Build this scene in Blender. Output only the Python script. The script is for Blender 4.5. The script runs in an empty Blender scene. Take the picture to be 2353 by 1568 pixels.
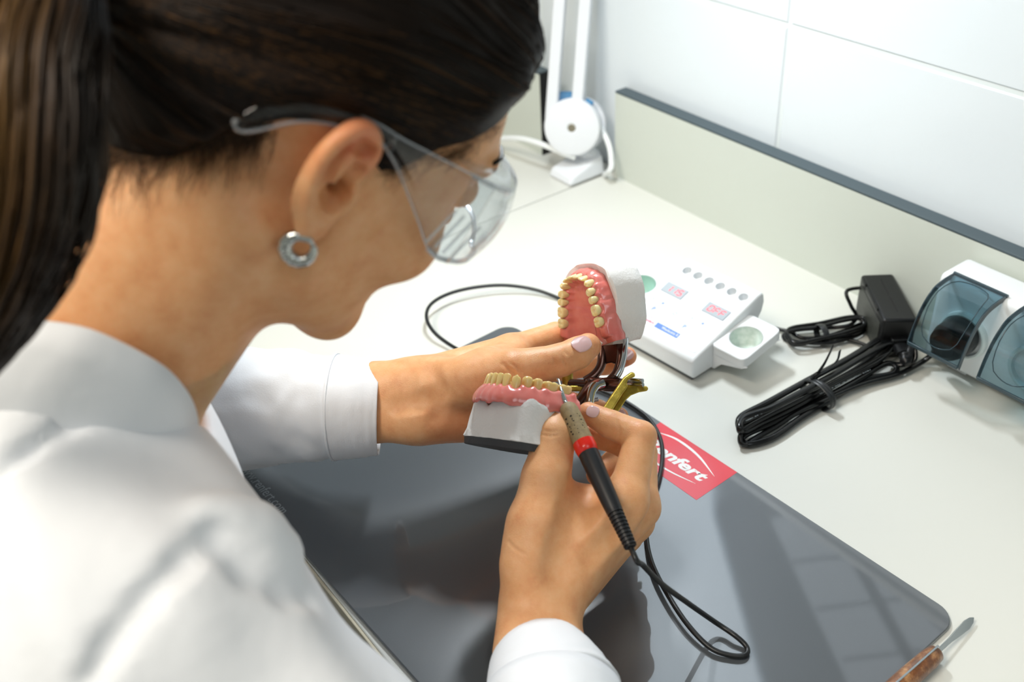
import bpy, bmesh, math, random
import numpy as np
from mathutils import Vector, Matrix, noise as mnoise

random.seed(7); np.random.seed(7)
SC = bpy.context.scene
COL = SC.collection
TZ = 0.75                      # height of the worktop above the floor
H = 0.58                       # the camera stands this far above the worktop
# ---------------------------------------------------------------- camera
FPX, PITCH, ROLL, YAW = 2374.27, 0.610655530, -0.0622202968, -0.967767059
CX, CY = 1176.5, 784.0
def _cam():
    cp, sp = math.cos(PITCH), math.sin(PITCH)
    fw = np.array([math.sin(YAW)*cp, math.cos(YAW)*cp, -sp])
    r = np.array([math.cos(YAW), -math.sin(YAW), 0.0])
    u = np.cross(r, fw)
    c, s = math.cos(ROLL), math.sin(ROLL)
    return np.array([c*r+s*u, -s*r+c*u, fw])
RC = _cam()
CR, CU, CF = RC
def ray(px, py): return RC.T @ np.array([(px-CX)/FPX, -(py-CY)/FPX, 1.0])
def W(px, py, d):              # the point at distance d along the sight line of a place measured in the photograph
    v = ray(px, py)*d; v[2] += H+TZ; return v
def T(px, py, z=0.0):          # the point of a horizontal plane z above the worktop
    d = ray(px, py); v = d*((z-H)/d[2]); v[2] += H+TZ; return v
def proj(p):
    q = np.asarray(p, float)-[0, 0, H+TZ]; c = RC @ q
    return CX+c[0]/c[2]*FPX, CY-c[1]/c[2]*FPX, c[2]
cam_d = bpy.data.cameras.new('camera'); cam = bpy.data.objects.new('camera', cam_d); COL.objects.link(cam)
M = Matrix.Identity(4)
for i in range(3):
    M[i][0] = CR[i]; M[i][1] = CU[i]; M[i][2] = -CF[i]
M[2][3] = H+TZ
cam.matrix_world = M
cam_d.sensor_width = 36.0; cam_d.lens = FPX/2353*36.0; cam_d.clip_start = 0.02; cam_d.clip_end = 50
cam_d.dof.use_dof = True; cam_d.dof.focus_distance = 0.75; cam_d.dof.aperture_fstop = 5.6
SC.camera = cam
# ---------------------------------------------------------------- materials
def lin(c):
    if isinstance(c, str):
        c = c.lstrip('#'); c = [int(c[i:i+2], 16)/255 for i in (0, 2, 4)]
    return tuple((x/12.92 if x <= 0.04045 else ((x+0.055)/1.055)**2.4) for x in c)+(1.0,)
class NT:
    def __init__(s, name):
        s.m = bpy.data.materials.new(name); s.m.use_nodes = True
        s.t = s.m.node_tree; s.n = s.t.nodes; s.l = s.t.links
        s.b = s.n['Principled BSDF']; s.out = s.n['Material Output']
        s._tc = None
    def add(s, typ, **kw):
        x = s.n.new(typ)
        for k, v in kw.items():
            if k.startswith('i_'): x.inputs[int(k[2:]) if k[2:].isdigit() else k[2:].replace('_', ' ')].default_value = v
            else: setattr(x, k, v)
        return x
    def link(s, a, b): s.l.new(a, b)
    def tc(s, kind='Object', scale=None):
        if s._tc is None: s._tc = s.add('ShaderNodeTexCoord')
        o = s._tc.outputs[kind]
        if scale is None: return o
        mp = s.add('ShaderNodeMapping'); mp.inputs['Scale'].default_value = scale if hasattr(scale, '__len__') else (scale,)*3
        s.link(o, mp.inputs['Vector']); return mp.outputs['Vector']
    def noise(s, scale, detail=3, rough=.5, vec=None):
        x = s.add('ShaderNodeTexNoise'); x.inputs['Scale'].default_value = scale; x.inputs['Detail'].default_value = detail
        x.inputs['Roughness'].default_value = rough
        s.link(vec if vec is not None else s.tc(), x.inputs['Vector']); return x
    def ramp(s, fac, stops):
        x = s.add('ShaderNodeValToRGB'); e = x.color_ramp.elements
        while len(e) < len(stops): e.new(0.5)
        for k, (p, c) in enumerate(stops): e[k].position = p; e[k].color = lin(c) if not (isinstance(c, tuple) and len(c) == 4) else c
        s.link(fac, x.inputs['Fac']); return x
    def bump(s, h, strength=.2, dist=.001, prev=None):
        x = s.add('ShaderNodeBump'); x.inputs['Strength'].default_value = strength; x.inputs['Distance'].default_value = dist
        s.link(h, x.inputs['Height'])
        if prev is not None: s.link(prev, x.inputs['Normal'])
        s.link(x.outputs['Normal'], s.b.inputs['Normal']); return x.outputs['Normal']
def edge_fac(t, base, gain):                   # Schlick: more reflection at grazing view of either side
    lw = t.add('ShaderNodeLayerWeight'); lw.inputs['Blend'].default_value = .5
    pw = t.add('ShaderNodeMath', operation='POWER'); t.link(lw.outputs['Facing'], pw.inputs[0]); pw.inputs[1].default_value = 4
    ma = t.add('ShaderNodeMath', operation='MULTIPLY_ADD'); t.link(pw.outputs[0], ma.inputs[0]); ma.inputs[1].default_value = gain; ma.inputs[2].default_value = base
    return ma
def mat(name, color, rough=.5, metal=0., spec=.5, var=None, bump=None, coat=0., trans=0., ior=1.5, sss=None, emit=None, aniso=0., alpha=1.):
    t = NT(name); b = t.b
    b.inputs['Base Color'].default_value = lin(color); b.inputs['Roughness'].default_value = rough
    b.inputs['Metallic'].default_value = metal; b.inputs['Specular IOR Level'].default_value = spec
    b.inputs['Coat Weight'].default_value = coat; b.inputs['Coat Roughness'].default_value = .08
    b.inputs['Transmission Weight'].default_value = trans; b.inputs['IOR'].default_value = ior
    b.inputs['Alpha'].default_value = alpha
    if aniso: b.inputs['Anisotropic'].default_value = aniso
    if sss:
        b.inputs['Subsurface Weight'].default_value = sss[0]; b.inputs['Subsurface Radius'].default_value = sss[1]
        b.inputs['Subsurface Scale'].default_value = sss[2]
    if emit:
        b.inputs['Emission Color'].default_value = lin(emit[0]); b.inputs['Emission Strength'].default_value = emit[1]
    if var:                                   # (second colour, noise scale)
        n = t.noise(var[1], 4, .55); r = t.ramp(n.outputs['Fac'], [(.35, color), (.68, var[0])])
        t.link(r.outputs['Color'], b.inputs['Base Color'])
    if bump:                                  # (scale, strength, distance)
        n = t.noise(bump[0], 3); t.bump(n.outputs['Fac'], bump[1], bump[2])
    return t.m
# ---------------------------------------------------------------- objects
def setp(o, label=None, cat=None, group=None, kind=None):
    if label: o['label'] = label
    if cat: o['category'] = cat
    if group: o['group'] = group
    if kind: o['kind'] = kind
    return o
def empty(name, loc, label, cat, group=None):
    o = bpy.data.objects.new(name, None); COL.objects.link(o); o.location = Vector(loc)
    o.empty_display_size = .02
    return setp(o, label, cat, group)
def finish(o, parent):
    COL.objects.link(o)
    if parent is not None:
        o.parent = parent; bpy.context.view_layer.update()
        o.matrix_parent_inverse = parent.matrix_world.inverted()
    return o
def recenter(me):                              # put an object's origin at the middle of its mesh
    n = len(me.vertices)
    if not n: return Vector((0, 0, 0))
    co = np.empty(n*3, np.float32); me.vertices.foreach_get('co', co); co = co.reshape(-1, 3)
    c = (co.min(0)+co.max(0))/2
    co -= c; me.vertices.foreach_set('co', co.ravel()); me.update()
    return Vector([float(x) for x in c])
def mesh(name, vs, fs, m, parent=None, smooth=True, keep=False):
    me = bpy.data.meshes.new(name); me.from_pydata([tuple(map(float, v)) for v in vs], [], [tuple(map(int, f)) for f in fs])
    me.validate(); me.update()
    if smooth is True: me.polygons.foreach_set('use_smooth', [True]*len(me.polygons))
    if m is not None: me.materials.append(m)
    o = bpy.data.objects.new(name, me)
    if not keep: o.location = recenter(me)
    finish(o, parent)
    if isinstance(smooth, float):
        me.polygons.foreach_set('use_smooth', [True]*len(me.polygons))
        try: me.set_sharp_from_angle(angle=smooth)
        except Exception: pass
    return o
def from_bm(name, bm, m, parent=None, smooth=.7, keep=False):
    bmesh.ops.recalc_face_normals(bm, faces=bm.faces)
    me = bpy.data.meshes.new(name); bm.to_mesh(me); bm.free()
    if m is not None: me.materials.append(m)
    o = bpy.data.objects.new(name, me)
    if not keep: o.location = recenter(me)
    finish(o, parent)
    if smooth:
        me.polygons.foreach_set('use_smooth', [True]*len(me.polygons))
        me.set_sharp_from_angle(angle=smooth)
    return o
class MB:                                      # collects shapes for ONE mesh
    def __init__(s): s.v = []; s.f = []
    def add(s, vs, fs):
        b = len(s.v); s.v += [np.asarray(v, float) for v in vs]; s.f += [tuple(i+b for i in f) for f in fs]; return s
    def xf(s, R, t=(0, 0, 0)):
        R = np.asarray(R, float); s.v = [R@v+np.asarray(t) for v in s.v]; return s
    def build(s, name, m, parent=None, smooth=.7, bevel=0, seg=2, sub=0, keep=False):
        o = mesh(name, s.v, s.f, m, parent, smooth, keep)
        if bevel:
            md = o.modifiers.new('bevel', 'BEVEL'); md.width = bevel; md.segments = seg; md.limit_method = 'ANGLE'; md.angle_limit = .6
        if sub:
            md = o.modifiers.new('sub', 'SUBSURF'); md.levels = sub; md.render_levels = sub
        return o
def box_vf(c, s, R=None):
    c = np.asarray(c, float); h = np.asarray(s, float)/2
    vs = [np.array([x, y, z])*h for x in (-1, 1) for y in (-1, 1) for z in (-1, 1)]
    if R is not None: vs = [np.asarray(R)@v for v in vs]
    return [c+v for v in vs], [(0, 1, 3, 2), (4, 6, 7, 5), (0, 4, 5, 1), (2, 3, 7, 6), (0, 2, 6, 4), (1, 5, 7, 3)]
def norm(v): v = np.asarray(v, float); return v/(np.linalg.norm(v)+1e-12)
def frames(pts):
    pts = np.asarray(pts, float); n = len(pts)
    t = np.zeros_like(pts); t[1:-1] = pts[2:]-pts[:-2]; t[0] = pts[1]-pts[0]; t[-1] = pts[-1]-pts[-2]
    t /= np.linalg.norm(t, axis=1, keepdims=True)+1e-12
    up = np.array([0, 0, 1.]) if abs(t[0][2]) < .9 else np.array([1., 0, 0])
    a = norm(np.cross(up, t[0])); A = [a]
    for i in range(1, n):
        a = A[-1]-t[i]*(A[-1]@t[i]); A.append(norm(a))
    A = np.array(A); B = np.cross(t, A); return t, A, B
def spline(P, n=10, closed=False):
    P = [np.asarray(p, float) for p in P]; out = []
    N = len(P)
    for i in range(N if closed else N-1):
        if closed: p0, p1, p2, p3 = P[i-1], P[i], P[(i+1) % N], P[(i+2) % N]
        else:
            p1, p2 = P[i], P[i+1]; p0 = P[i-1] if i > 0 else 2*p1-p2; p3 = P[i+2] if i+2 < N else 2*p2-p1
        for k in range(n):
            t = k/n
            out.append(.5*((2*p1)+(-p0+p2)*t+(2*p0-5*p1+4*p2-p3)*t*t+(-p0+3*p1-3*p2+p3)*t**3))
    if not closed: out.append(P[-1])
    return np.array(out)
def tube_vf(pts, r, seg=12, flat=None, cap=True, closed=False, A0=None):
    pts = np.asarray(pts, float); n = len(pts)
    r = np.full(n, r) if np.isscalar(r) else np.asarray(r, float)
    t, A, B = frames(pts)
    if A0 is not None:                         # fixed reference for the wide axis
        A = np.array([norm(np.asarray(A0)-q*(np.asarray(A0)@q)) for q in t]); B = np.cross(t, A)
    ky = 1.0 if flat is None else flat
    vs = []; fs = []
    for i in range(n):
        for k in range(seg):
            a = 2*math.pi*k/seg
            vs.append(pts[i]+r[i]*(math.cos(a)*A[i]+ky*math.sin(a)*B[i]))
    for i in range(n if closed else n-1):
        j = (i+1) % n
        for k in range(seg):
            l = (k+1) % seg
            fs.append((i*seg+k, i*seg+l, j*seg+l, j*seg+k))
    if cap and not closed:
        fs.append(tuple(range(seg))[::-1]); fs.append(tuple((n-1)*seg+k for k in range(seg)))
    return vs, fs
def tube(name, pts, r, m, parent=None, seg=12, **kw):
    return MB().add(*tube_vf(pts, r, seg, **kw)).build(name, m, parent, smooth=.9)
def lathe_vf(prof, base, axis, seg=32, ref=None):
    axis = norm(axis); a = norm(np.cross(axis, [0, 0, 1] if abs(axis[2]) < .9 else [1, 0, 0])) if ref is None else norm(ref)
    b = np.cross(axis, a); base = np.asarray(base, float)
    vs = []; fs = []
    for (r, h) in prof:
        for k in range(seg):
            q = 2*math.pi*k/seg; vs.append(base+axis*h+r*(math.cos(q)*a+math.sin(q)*b))
    for i in range(len(prof)-1):
        for k in range(seg):
            l = (k+1) % seg; fs.append((i*seg+k, i*seg+l, (i+1)*seg+l, (i+1)*seg+k))
    fs.append(tuple(range(seg))[::-1]); fs.append(tuple((len(prof)-1)*seg+k for k in range(seg)))
    return vs, fs
def prism_vf(poly, d0, d1, O, ex, ey, ez):     # polygon in (ex, ey), pushed along ez from d0 to d1
    O, ex, ey, ez = (np.asarray(q, float) for q in (O, ex, ey, ez)); n = len(poly)
    vs = [O+p[0]*ex+p[1]*ey+d0*ez for p in poly]+[O+p[0]*ex+p[1]*ey+d1*ez for p in poly]
    fs = [tuple(range(n))[::-1], tuple(range(n, 2*n))]+[(i, (i+1) % n, n+(i+1) % n, n+i) for i in range(n)]
    return vs, fs
def rrect(w, h, r, seg=6, cx=0, cy=0):
    out = []
    for (sx, sy, a0) in ((1, 1, 0), (-1, 1, 90), (-1, -1, 180), (1, -1, 270)):
        for k in range(seg+1):
            a = math.radians(a0+90*k/seg); out.append((cx+sx*(w/2-r)+r*math.cos(a), cy+sy*(h/2-r)+r*math.sin(a)))
    return out
def text(name, body, size, O, ex, ey, m, parent, ext=.0002, bold=0., shear=0., align='LEFT', lift=0., fit=None, space=1.):
    cu = bpy.data.curves.new(name+'_curve', 'FONT'); cu.body = body; cu.size = size; cu.extrude = ext; cu.offset = bold
    cu.shear = shear; cu.align_x = align; cu.space_character = space; cu.resolution_u = 3
    o = bpy.data.objects.new(name+'_tmp', cu); COL.objects.link(o)
    bpy.context.view_layer.update()
    me = bpy.data.meshes.new_from_object(o.evaluated_get(bpy.context.evaluated_depsgraph_get()))
    bpy.data.objects.remove(o); bpy.data.curves.remove(cu)
    co = np.empty(len(me.vertices)*3, np.float32); me.vertices.foreach_get('co', co); co = co.reshape(-1, 3).astype(float)
    if fit: co[:, 0] *= fit/(co[:, 0].max()-co[:, 0].min())
    ex, ey = norm(ex), norm(ey); ez = np.cross(ex, ey)
    co = np.asarray(O)+co[:, :1]*ex+co[:, 1:2]*ey+(co[:, 2:]+lift)*ez
    me.vertices.foreach_set('co', co.astype(np.float32).ravel()); me.update()
    me.name = name; me.materials.clear(); me.materials.append(m)
    q = bpy.data.objects.new(name, me); q.location = recenter(me); return finish(q, parent)
def Rz(a): c, s = math.cos(a), math.sin(a); return np.array([[c, -s, 0], [s, c, 0], [0, 0, 1.]])
# ---------------------------------------------------------------- materials of the place
m_table = mat('beige_laminate', '#dadbd5', .42, spec=.4, bump=(900, .03, .0002))
m_upst = mat('grey_beige_laminate', '#cdd3cb', .45, spec=.4)
m_strip = mat('dark_edge_band', '#47555c', .5)
m_black = mat('black_gap', '#0b0b0c', .7)
m_edge = mat('cream_edge_band', '#d9d0b8', .5)
m_floor = mat('grey_floor', '#2b2c2f', .6, var=('#232427', 6))
m_tile = mat('white_glazed_tile', '#e1e9ef', .18, spec=.5)
m_grout = mat('pale_grout', '#dfe7e9', .8)
m_ceil = mat('white_ceiling', '#e8ebee', .9)
m_bar = mat('grey_ceiling_bar', '#6a7076', .6)
m_wallp = mat('pale_painted_wall', '#dde3e2', .8)

YW = 0.8036                                    # face of the tiled wall
# floor, ceiling and walls; the tiled wall is a low partition with more of the room behind it
PH = TZ+.362                                   # top of the partition
setp(MB().add(*box_vf((-.4, .4, -.02), (4.4, 5.0, .04))).build('floor', m_floor), kind='structure')
setp(MB().add(*box_vf((-.4, .4, 2.62), (4.4, 5.0, .04))).build('ceiling', m_ceil), kind='structure')
setp(MB().add(*box_vf((-2.57, .4, 1.3), (.06, 5.0, 2.6))).build('wall_left', m_wallp), kind='structure')
setp(MB().add(*box_vf((1.77, .4, 1.3), (.06, 5.0, 2.6))).build('wall_right', m_wallp), kind='structure')
setp(MB().add(*box_vf((-.4, -2.07, 1.3), (4.4, .06, 2.6))).build('wall_front', m_wallp), kind='structure')
setp(MB().add(*box_vf((-.4, 2.87, 1.3), (4.4, .06, 2.6))).build('wall_far', m_wallp), kind='structure')
# tiled partition: backing, and the tiles standing 1.2 mm proud of the grout, all in one mesh
wb = setp(MB().add(*box_vf((-.4, YW+.04, PH/2), (4.28, .077, PH))).build('wall_back', m_grout), kind='structure')
MB().add(*box_vf((-.4, YW+.04, PH+.006), (4.28, .09, .012))).build('wall_cap', m_ceil, wb, bevel=.002)
tl = MB(); tw, th, g = .40, .25, .003
gx, gz = -.6555, TZ+.2385
xs = [gx+tw*k for k in range(-4, 6)]; zs = [gz+th*k for k in range(-4, 7)]
for i in range(len(xs)-1):
    for j in range(len(zs)-1):
        x0, x1, z0, z1 = xs[i]+g/2, xs[i+1]-g/2, zs[j]+g/2, zs[j+1]-g/2
        z0 = max(z0, 0.005); z1 = min(z1, PH-.001)
        if z1-z0 < .02: continue
        e = .0022
        vs = [(x0, YW+.002, z0), (x1, YW+.002, z0), (x1, YW+.002, z1), (x0, YW+.002, z1),
              (x0+e, YW, z0+e), (x1-e, YW, z0+e), (x1-e, YW, z1-e), (x0+e, YW, z1-e)]
        tl.add(vs, [(4, 5, 6, 7), (0, 1, 5, 4), (1, 2, 6, 5), (2, 3, 7, 6), (3, 0, 4, 7)])
tl.build('tile_facing', m_tile, wb, smooth=.2)
# dark frame and bars of the light coffer in the ceiling beyond the partition (they mirror in the mat)
def RF(x, y, z=1.835):
    tq = T(x, y, .003); dq = ray(x, y); k = (TZ+z-tq[2])/(-dq[2]); return np.array([tq[0]+dq[0]*k, tq[1]+dq[1]*k, TZ+z])
m_coffer = mat('grey_coffer_frame', '#6d777f', .6)
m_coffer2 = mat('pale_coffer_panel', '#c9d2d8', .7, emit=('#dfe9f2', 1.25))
m_lumi = mat('lit_ceiling_panel', '#eef4f8', .7, emit=('#dcebf6', 4.2))
def flat_bar(name, P, th, m, par=None):
    P = [np.asarray(p) for p in P]; n = len(P); vs = P+[p+np.array([0, 0, -th]) for p in P]
    return MB().add(vs, [tuple(range(n)), tuple(range(n, 2*n))[::-1]]+[(i, (i+1) % n, n+(i+1) % n, n+i) for i in range(n)]).build(name, m, par, smooth=.3)
o_tl = [RF(x, y) for x, y in [(1647, 1190), (1646, 1172), (1654, 1160), (1675, 1151)]]
fr_ = setp(flat_bar('trim_1', [RF(1782, 1640), RF(1754, 1568), RF(1700, 1375)]+o_tl+[RF(1774, 1137), RF(1900, 1118), RF(1935, 1175), RF(1853, 1188), RF(1790, 1192), RF(1772, 1194), RF(1768, 1203), RF(1938, 1568), RF(1970, 1640)], .02, m_coffer), kind='structure')
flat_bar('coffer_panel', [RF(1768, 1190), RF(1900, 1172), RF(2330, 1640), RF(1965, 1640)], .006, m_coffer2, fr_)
cl_ = setp(flat_bar('ceiling_light', [RF(x, y) for x, y in [(1390, 1040), (1638, 1030), (1634, 1180), (1690, 1380), (1745, 1575), (1755, 1640), (1390, 1640)]], .008, m_lumi), 'large lit ceiling panel beyond the tiled partition, mirrored in the mat', 'ceiling light')
def rib(a, b, w0, w1): 
    A_, B_ = np.array(a, float), np.array(b, float); d = (B_-A_)/np.linalg.norm(B_-A_); q_ = np.array([-d[1], d[0]])
    flat_bar('coffer_bar', [RF(*(A_+q_*w0/2)), RF(*(B_+q_*w1/2)), RF(*(B_-q_*w1/2)), RF(*(A_-q_*w0/2))], .016, m_coffer, fr_)
rib((1920, 1212), (2110, 1560), 19, 24); rib((2115, 1345), (2215, 1490), 17, 18)
rib((1820, 1298), (2010, 1277), 3, 3); rib((1875, 1406), (2150, 1373), 3, 3); rib((1935, 1524), (2120, 1500), 3, 3)

# worktops
XS = -.9005                                    # seam between the two benches
def bench(x0, x1, lab, up):
    r = empty('workbench', ((x0+x1)/2, .48, 0), lab, 'workbench')
    MB().add(*box_vf(((x0+x1)/2, (.1775+.80)/2, TZ-.014), (x1-x0, .80-.1775, .028))).build('worktop', m_table, r, bevel=.0012)
    e = MB().add(*box_vf(((x0+x1)/2, .1763, TZ-.0142), (x1-x0-.001, .0022, .0275))).build('front_edge_band', m_edge, r, bevel=.0006)
    ux0, ux1, uy, uh = up
    u = MB().add(*box_vf(((ux0+ux1)/2, uy+.0085, TZ+uh/2-.0005), (ux1-ux0, .017, uh-.001))).build('upstand', m_upst, r)
    MB().add(*box_vf(((ux0+ux1)/2, uy+.0085, TZ+uh+.0007), (ux1-ux0, .0172, .0024))).build('edge_band', m_strip, u, bevel=.0005)
    return r, u
B1, U1 = bench(XS+.0012, 1.6, 'beige workbench with the dark mat, dark-edged upstand behind', (-.8885, 1.6, .7836, .1095))
B2, U2 = bench(-2.45, XS-.0006, 'adjoining beige workbench beyond the seam, carrying the white lamp foot', (-2.45, -.998, .754, .1095))
MB().add(*box_vf((-.9973, .7625, TZ+.055), (.0016, .0172, .111))).build('end_shade_strip', m_black, U2)  # black strip painted for the shaded gap at this upstand's end
for x in (XS+.03, 1.55):
    MB().add(*box_vf((x, .50, .36), (.03, .56, .72))).build('side_panel', m_upst, B1)
for x in (-2.4, XS-.035):
    MB().add(*box_vf((x, .50, .36), (.03, .56, .72))).build('side_panel', m_upst, B2)
# ---------------------------------------------------------------- dark work mat
MO = 0.0405
E1 = np.array([math.cos(MO), math.sin(MO), 0]); E2 = np.array([-math.sin(MO), math.cos(MO), 0]); EZ = np.array([0, 0, 1.])
MT = .0032                                     # its thickness
def MP(a, b, z=0): return a*E1+b*E2+np.array([0, 0, TZ+z])
t = NT('graphite_mat_sheet')
t.b.inputs['Base Color'].default_value = lin('#54595e'); t.b.inputs['Roughness'].default_value = .30
t.b.inputs['Specular IOR Level'].default_value = .62; t.b.inputs['Coat Weight'].default_value = 1.0; t.b.inputs['Coat Roughness'].default_value = .035; t.b.inputs['Coat IOR'].default_value = 1.6
n1 = t.noise(2600, 2); n2 = t.noise(24, 4); mx = t.add('ShaderNodeMath', operation='MULTIPLY_ADD'); t.link(n2.outputs['Fac'], mx.inputs[0]); mx.inputs[1].default_value = 1.4; t.link(n1.outputs['Fac'], mx.inputs[2])
t.bump(mx.outputs[0], .10, .0004)
sp = t.noise(1400, 2); rp = t.ramp(sp.outputs['Fac'], [(.0, '#52575c'), (.78, '#555a5f'), (.86, '#8d969c')]); t.link(rp.outputs['Color'], t.b.inputs['Base Color'])
m_mat = t.m
m_red = mat('red_print', '#e0303f', .35, coat=.3)
m_white = mat('white_print', '#f4f4f2', .4)
m_greyprint = mat('pale_grey_print', '#9aa1a6', .5)
matr = empty('work_mat', MP(-.439, .356, 0), 'large dark grey rounded work mat lying on the beige workbench', 'work mat')
poly = rrect(.494, .3125, .016, 8, -.439, .35625)
MB().add(*prism_vf(poly, .0002, MT, (0, 0, TZ), E1, E2, EZ)).build('sheet', m_mat, matr, bevel=.0009, smooth=.5)
lab = MB().add(*prism_vf([(-.4758, .4638), (-.3897, .4638), (-.3897, .5118), (-.4758, .5118)], MT, MT+.00012, (0, 0, TZ), E1, E2, EZ)).build('red_label', m_red, matr, smooth=.5)
ZL = MT+.00013
text('logo_lettering', 'Renfert', .0158, MP(-.4675, .4818, ZL), E1, E2, m_white, lab, ext=.00005, bold=.0006, shear=.22, fit=.066)
def swoosh(P, w, parent, m, z=ZL):             # a slim crescent of white
    c = spline(P, 8); n = len(c); L = []; Rr = []
    for i in range(n):
        d = norm(c[min(i+1, n-1)]-c[max(i-1, 0)]); q = np.array([-d[1], d[0]]); h = w*math.sin(math.pi*i/(n-1))**.8/2+.00008
        L.append(c[i]+q*h); Rr.append(c[i]-q*h)
    MB().add(*prism_vf([tuple(x) for x in Rr]+[tuple(x) for x in L[::-1]], z, z+.0001, (0, 0, TZ), E1, E2, EZ)).build('logo_swoosh', m, parent, smooth=.3)
swoosh([(-.4680, .5005), (-.4500, .5055), (-.4250, .5035), (-.3985, .4945)], .0023, lab, m_white)
swoosh([(-.4700, .4795), (-.4520, .4722), (-.4280, .4722), (-.4030, .4770)], .0017, lab, m_white)
text('web_address', 'www.renfert.com', .0125, MP(-.6945+.021, .2075, ZL), E1, E2, m_greyprint, matr, ext=.00005, fit=.0755)
# maker's note by the far left corner
MB().add(*prism_vf([(-.6765, .474), (-.6735, .474), (-.672, .481), (-.675, .481)], ZL, ZL+.0001, (0, 0, TZ), E1, E2, EZ)).build('corner_print', m_white, matr, smooth=.3)

# ---------------------------------------------------------------- carving knife at the near corner of the mat
m_steel = mat('polished_steel', '#b9bdbd', .18, metal=1.)
t = NT('burl_wood'); n = t.noise(120, 6, .65); r = t.ramp(n.outputs['Fac'], [(.3, '#4b2e1b'), (.5, '#7a4a28'), (.7, '#b98b5c')]); t.link(r.outputs['Color'], t.b.inputs['Base Color']); t.b.inputs['Roughness'].default_value = .35; t.b.inputs['Coat Weight'].default_value = .4; m_burl = t.m
kt, kb = T(2237, 1420, .004), T(2160, 1498, .0075); kd = norm(kt-kb); kd2 = norm(T(2152, 1505, .0075)-T(2045, 1600, .0075))
kn = empty('carving_knife', kb-kd2*.05, 'carving knife with brown burl handle and narrow blade beside the mat corner', 'knife')
hb = T(2152, 1500, .0075)
MB().add(*lathe_vf([(.0005, -.095), (.005, -.0945), (.0068, -.085), (.0070, -.03), (.0066, -.008), (.0058, -.001), (.0040, .0008), (.0005, .001)], hb, kd2, 24)).build('handle', m_burl, kn)
side = norm(np.cross(kd2, EZ))
# the steel tang shows as a bright line along the handle, then becomes the blade
MB().add(*box_vf(hb-kd2*.047+EZ*.0066, (.0014, .094, .0016), np.stack([side, kd2, EZ], 1))).build('tang', m_steel, kn, bevel=.0003)
L = np.linalg.norm(kt-hb); bl = []
for (s, w) in ((0, .0016), (.35, .0019), (.6, .0030), (.8, .0036), (.93, .0024), (1, .0003)): bl.append((s*L, w))
poly = [(a, -w) for a, w in bl]+[(a, w*.8) for a, w in bl[::-1]]
up = norm(np.cross(side, norm(kt-hb))); tilt = norm(EZ*.8+side*.6)
MB().add(*prism_vf(poly, -.0005, .0005, hb, norm(kt-hb), norm(np.cross(tilt, norm(kt-hb))), tilt)).build('blade', m_steel, kn, bevel=.0004, smooth=.4)
# ---------------------------------------------------------------- white control unit of the electric wax knife
m_wplast = mat('white_plastic', '#e6eaed', .32, spec=.45)
m_wplast2 = mat('white_panel_foil', '#e3e7f0', .28)
m_holder = mat('worn_pale_green_inside', '#dfe8e2', .5, var=('#c0d2c8', 160))
m_green = mat('green_silicone_insert', '#a3cbbf', .5)
m_disp = mat('grey_display_glass', '#b3bdc5', .12, coat=.6)
m_led = mat('red_led_segment', '#ff5a64', .4, emit=('#ff3040', 1.1))
m_blue = mat('blue_print', '#3c6fd8', .4)
m_keyline = mat('pale_grey_key_outline', '#c3ccdc', .5)
m_sole = mat('dark_grey_sole', '#5f6467', .6)
ua = math.radians(4.5)
UO = np.array([-.5205, .5535, TZ]); UU = np.array([math.cos(ua), math.sin(ua), 0]); UV = np.array([-math.sin(ua), math.cos(ua), 0])
def UP(u, v, z): return UO+u*UU+v*UV+np.array([0, 0, z])
unit = empty('control_unit', UP(-.045, .045, 0), 'white control unit with two red displays and tool holders behind the dental models', 'control unit')
WU = .091
prof = [(.004, .0035), (.0, .008), (.0005, .0235), (.0035, .0262), (.090, .0545), (.0945, .0552), (.0985, .0525), (.1005, .044), (.098, .033), (.092, .026), (.088, .0035)]
bd = MB().add(*prism_vf(prof, -WU, 0, UO, UV, EZ, UU)).build('housing', m_wplast, unit, bevel=.0022, seg=3, smooth=.6)
MB().add(*box_vf(UP(-WU/2, .045, .0022), (WU-.006, .082, .0036), Rz(ua))).build('sole', m_sole, unit, bevel=.001)
# boolean tool: six round rests along the back edge
sl = norm(UV*(.090-.0035)+EZ*(.0545-.0262)); sn = np.cross(UU, sl); 
def SP(u, s, lift=0): return UP(u, .0035, .0262)+sl*s+sn*lift       # on the sloping face: u across, s up the slope
SLEN = math.hypot(.0865, .0283)
cut = MB()
for k in range(6):
    c = SP(-WU+.0115+k*.0137, SLEN-.0088, -.0075); cut.add(*lathe_vf([(.0046, 0), (.0050, .02)], c, sn, 24))
co = cut.build('cutter', None, None, smooth=False)
md = bd.modifiers.new('rests', 'BOOLEAN'); md.object = co; md.operation = 'DIFFERENCE'; md.solver = 'EXACT'
dg = bpy.context.evaluated_depsgraph_get(); dg.update()
me2 = bpy.data.meshes.new_from_object(bd.evaluated_get(dg)); bd.modifiers.clear(); bd.data = me2
bpy.data.objects.remove(co)
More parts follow.
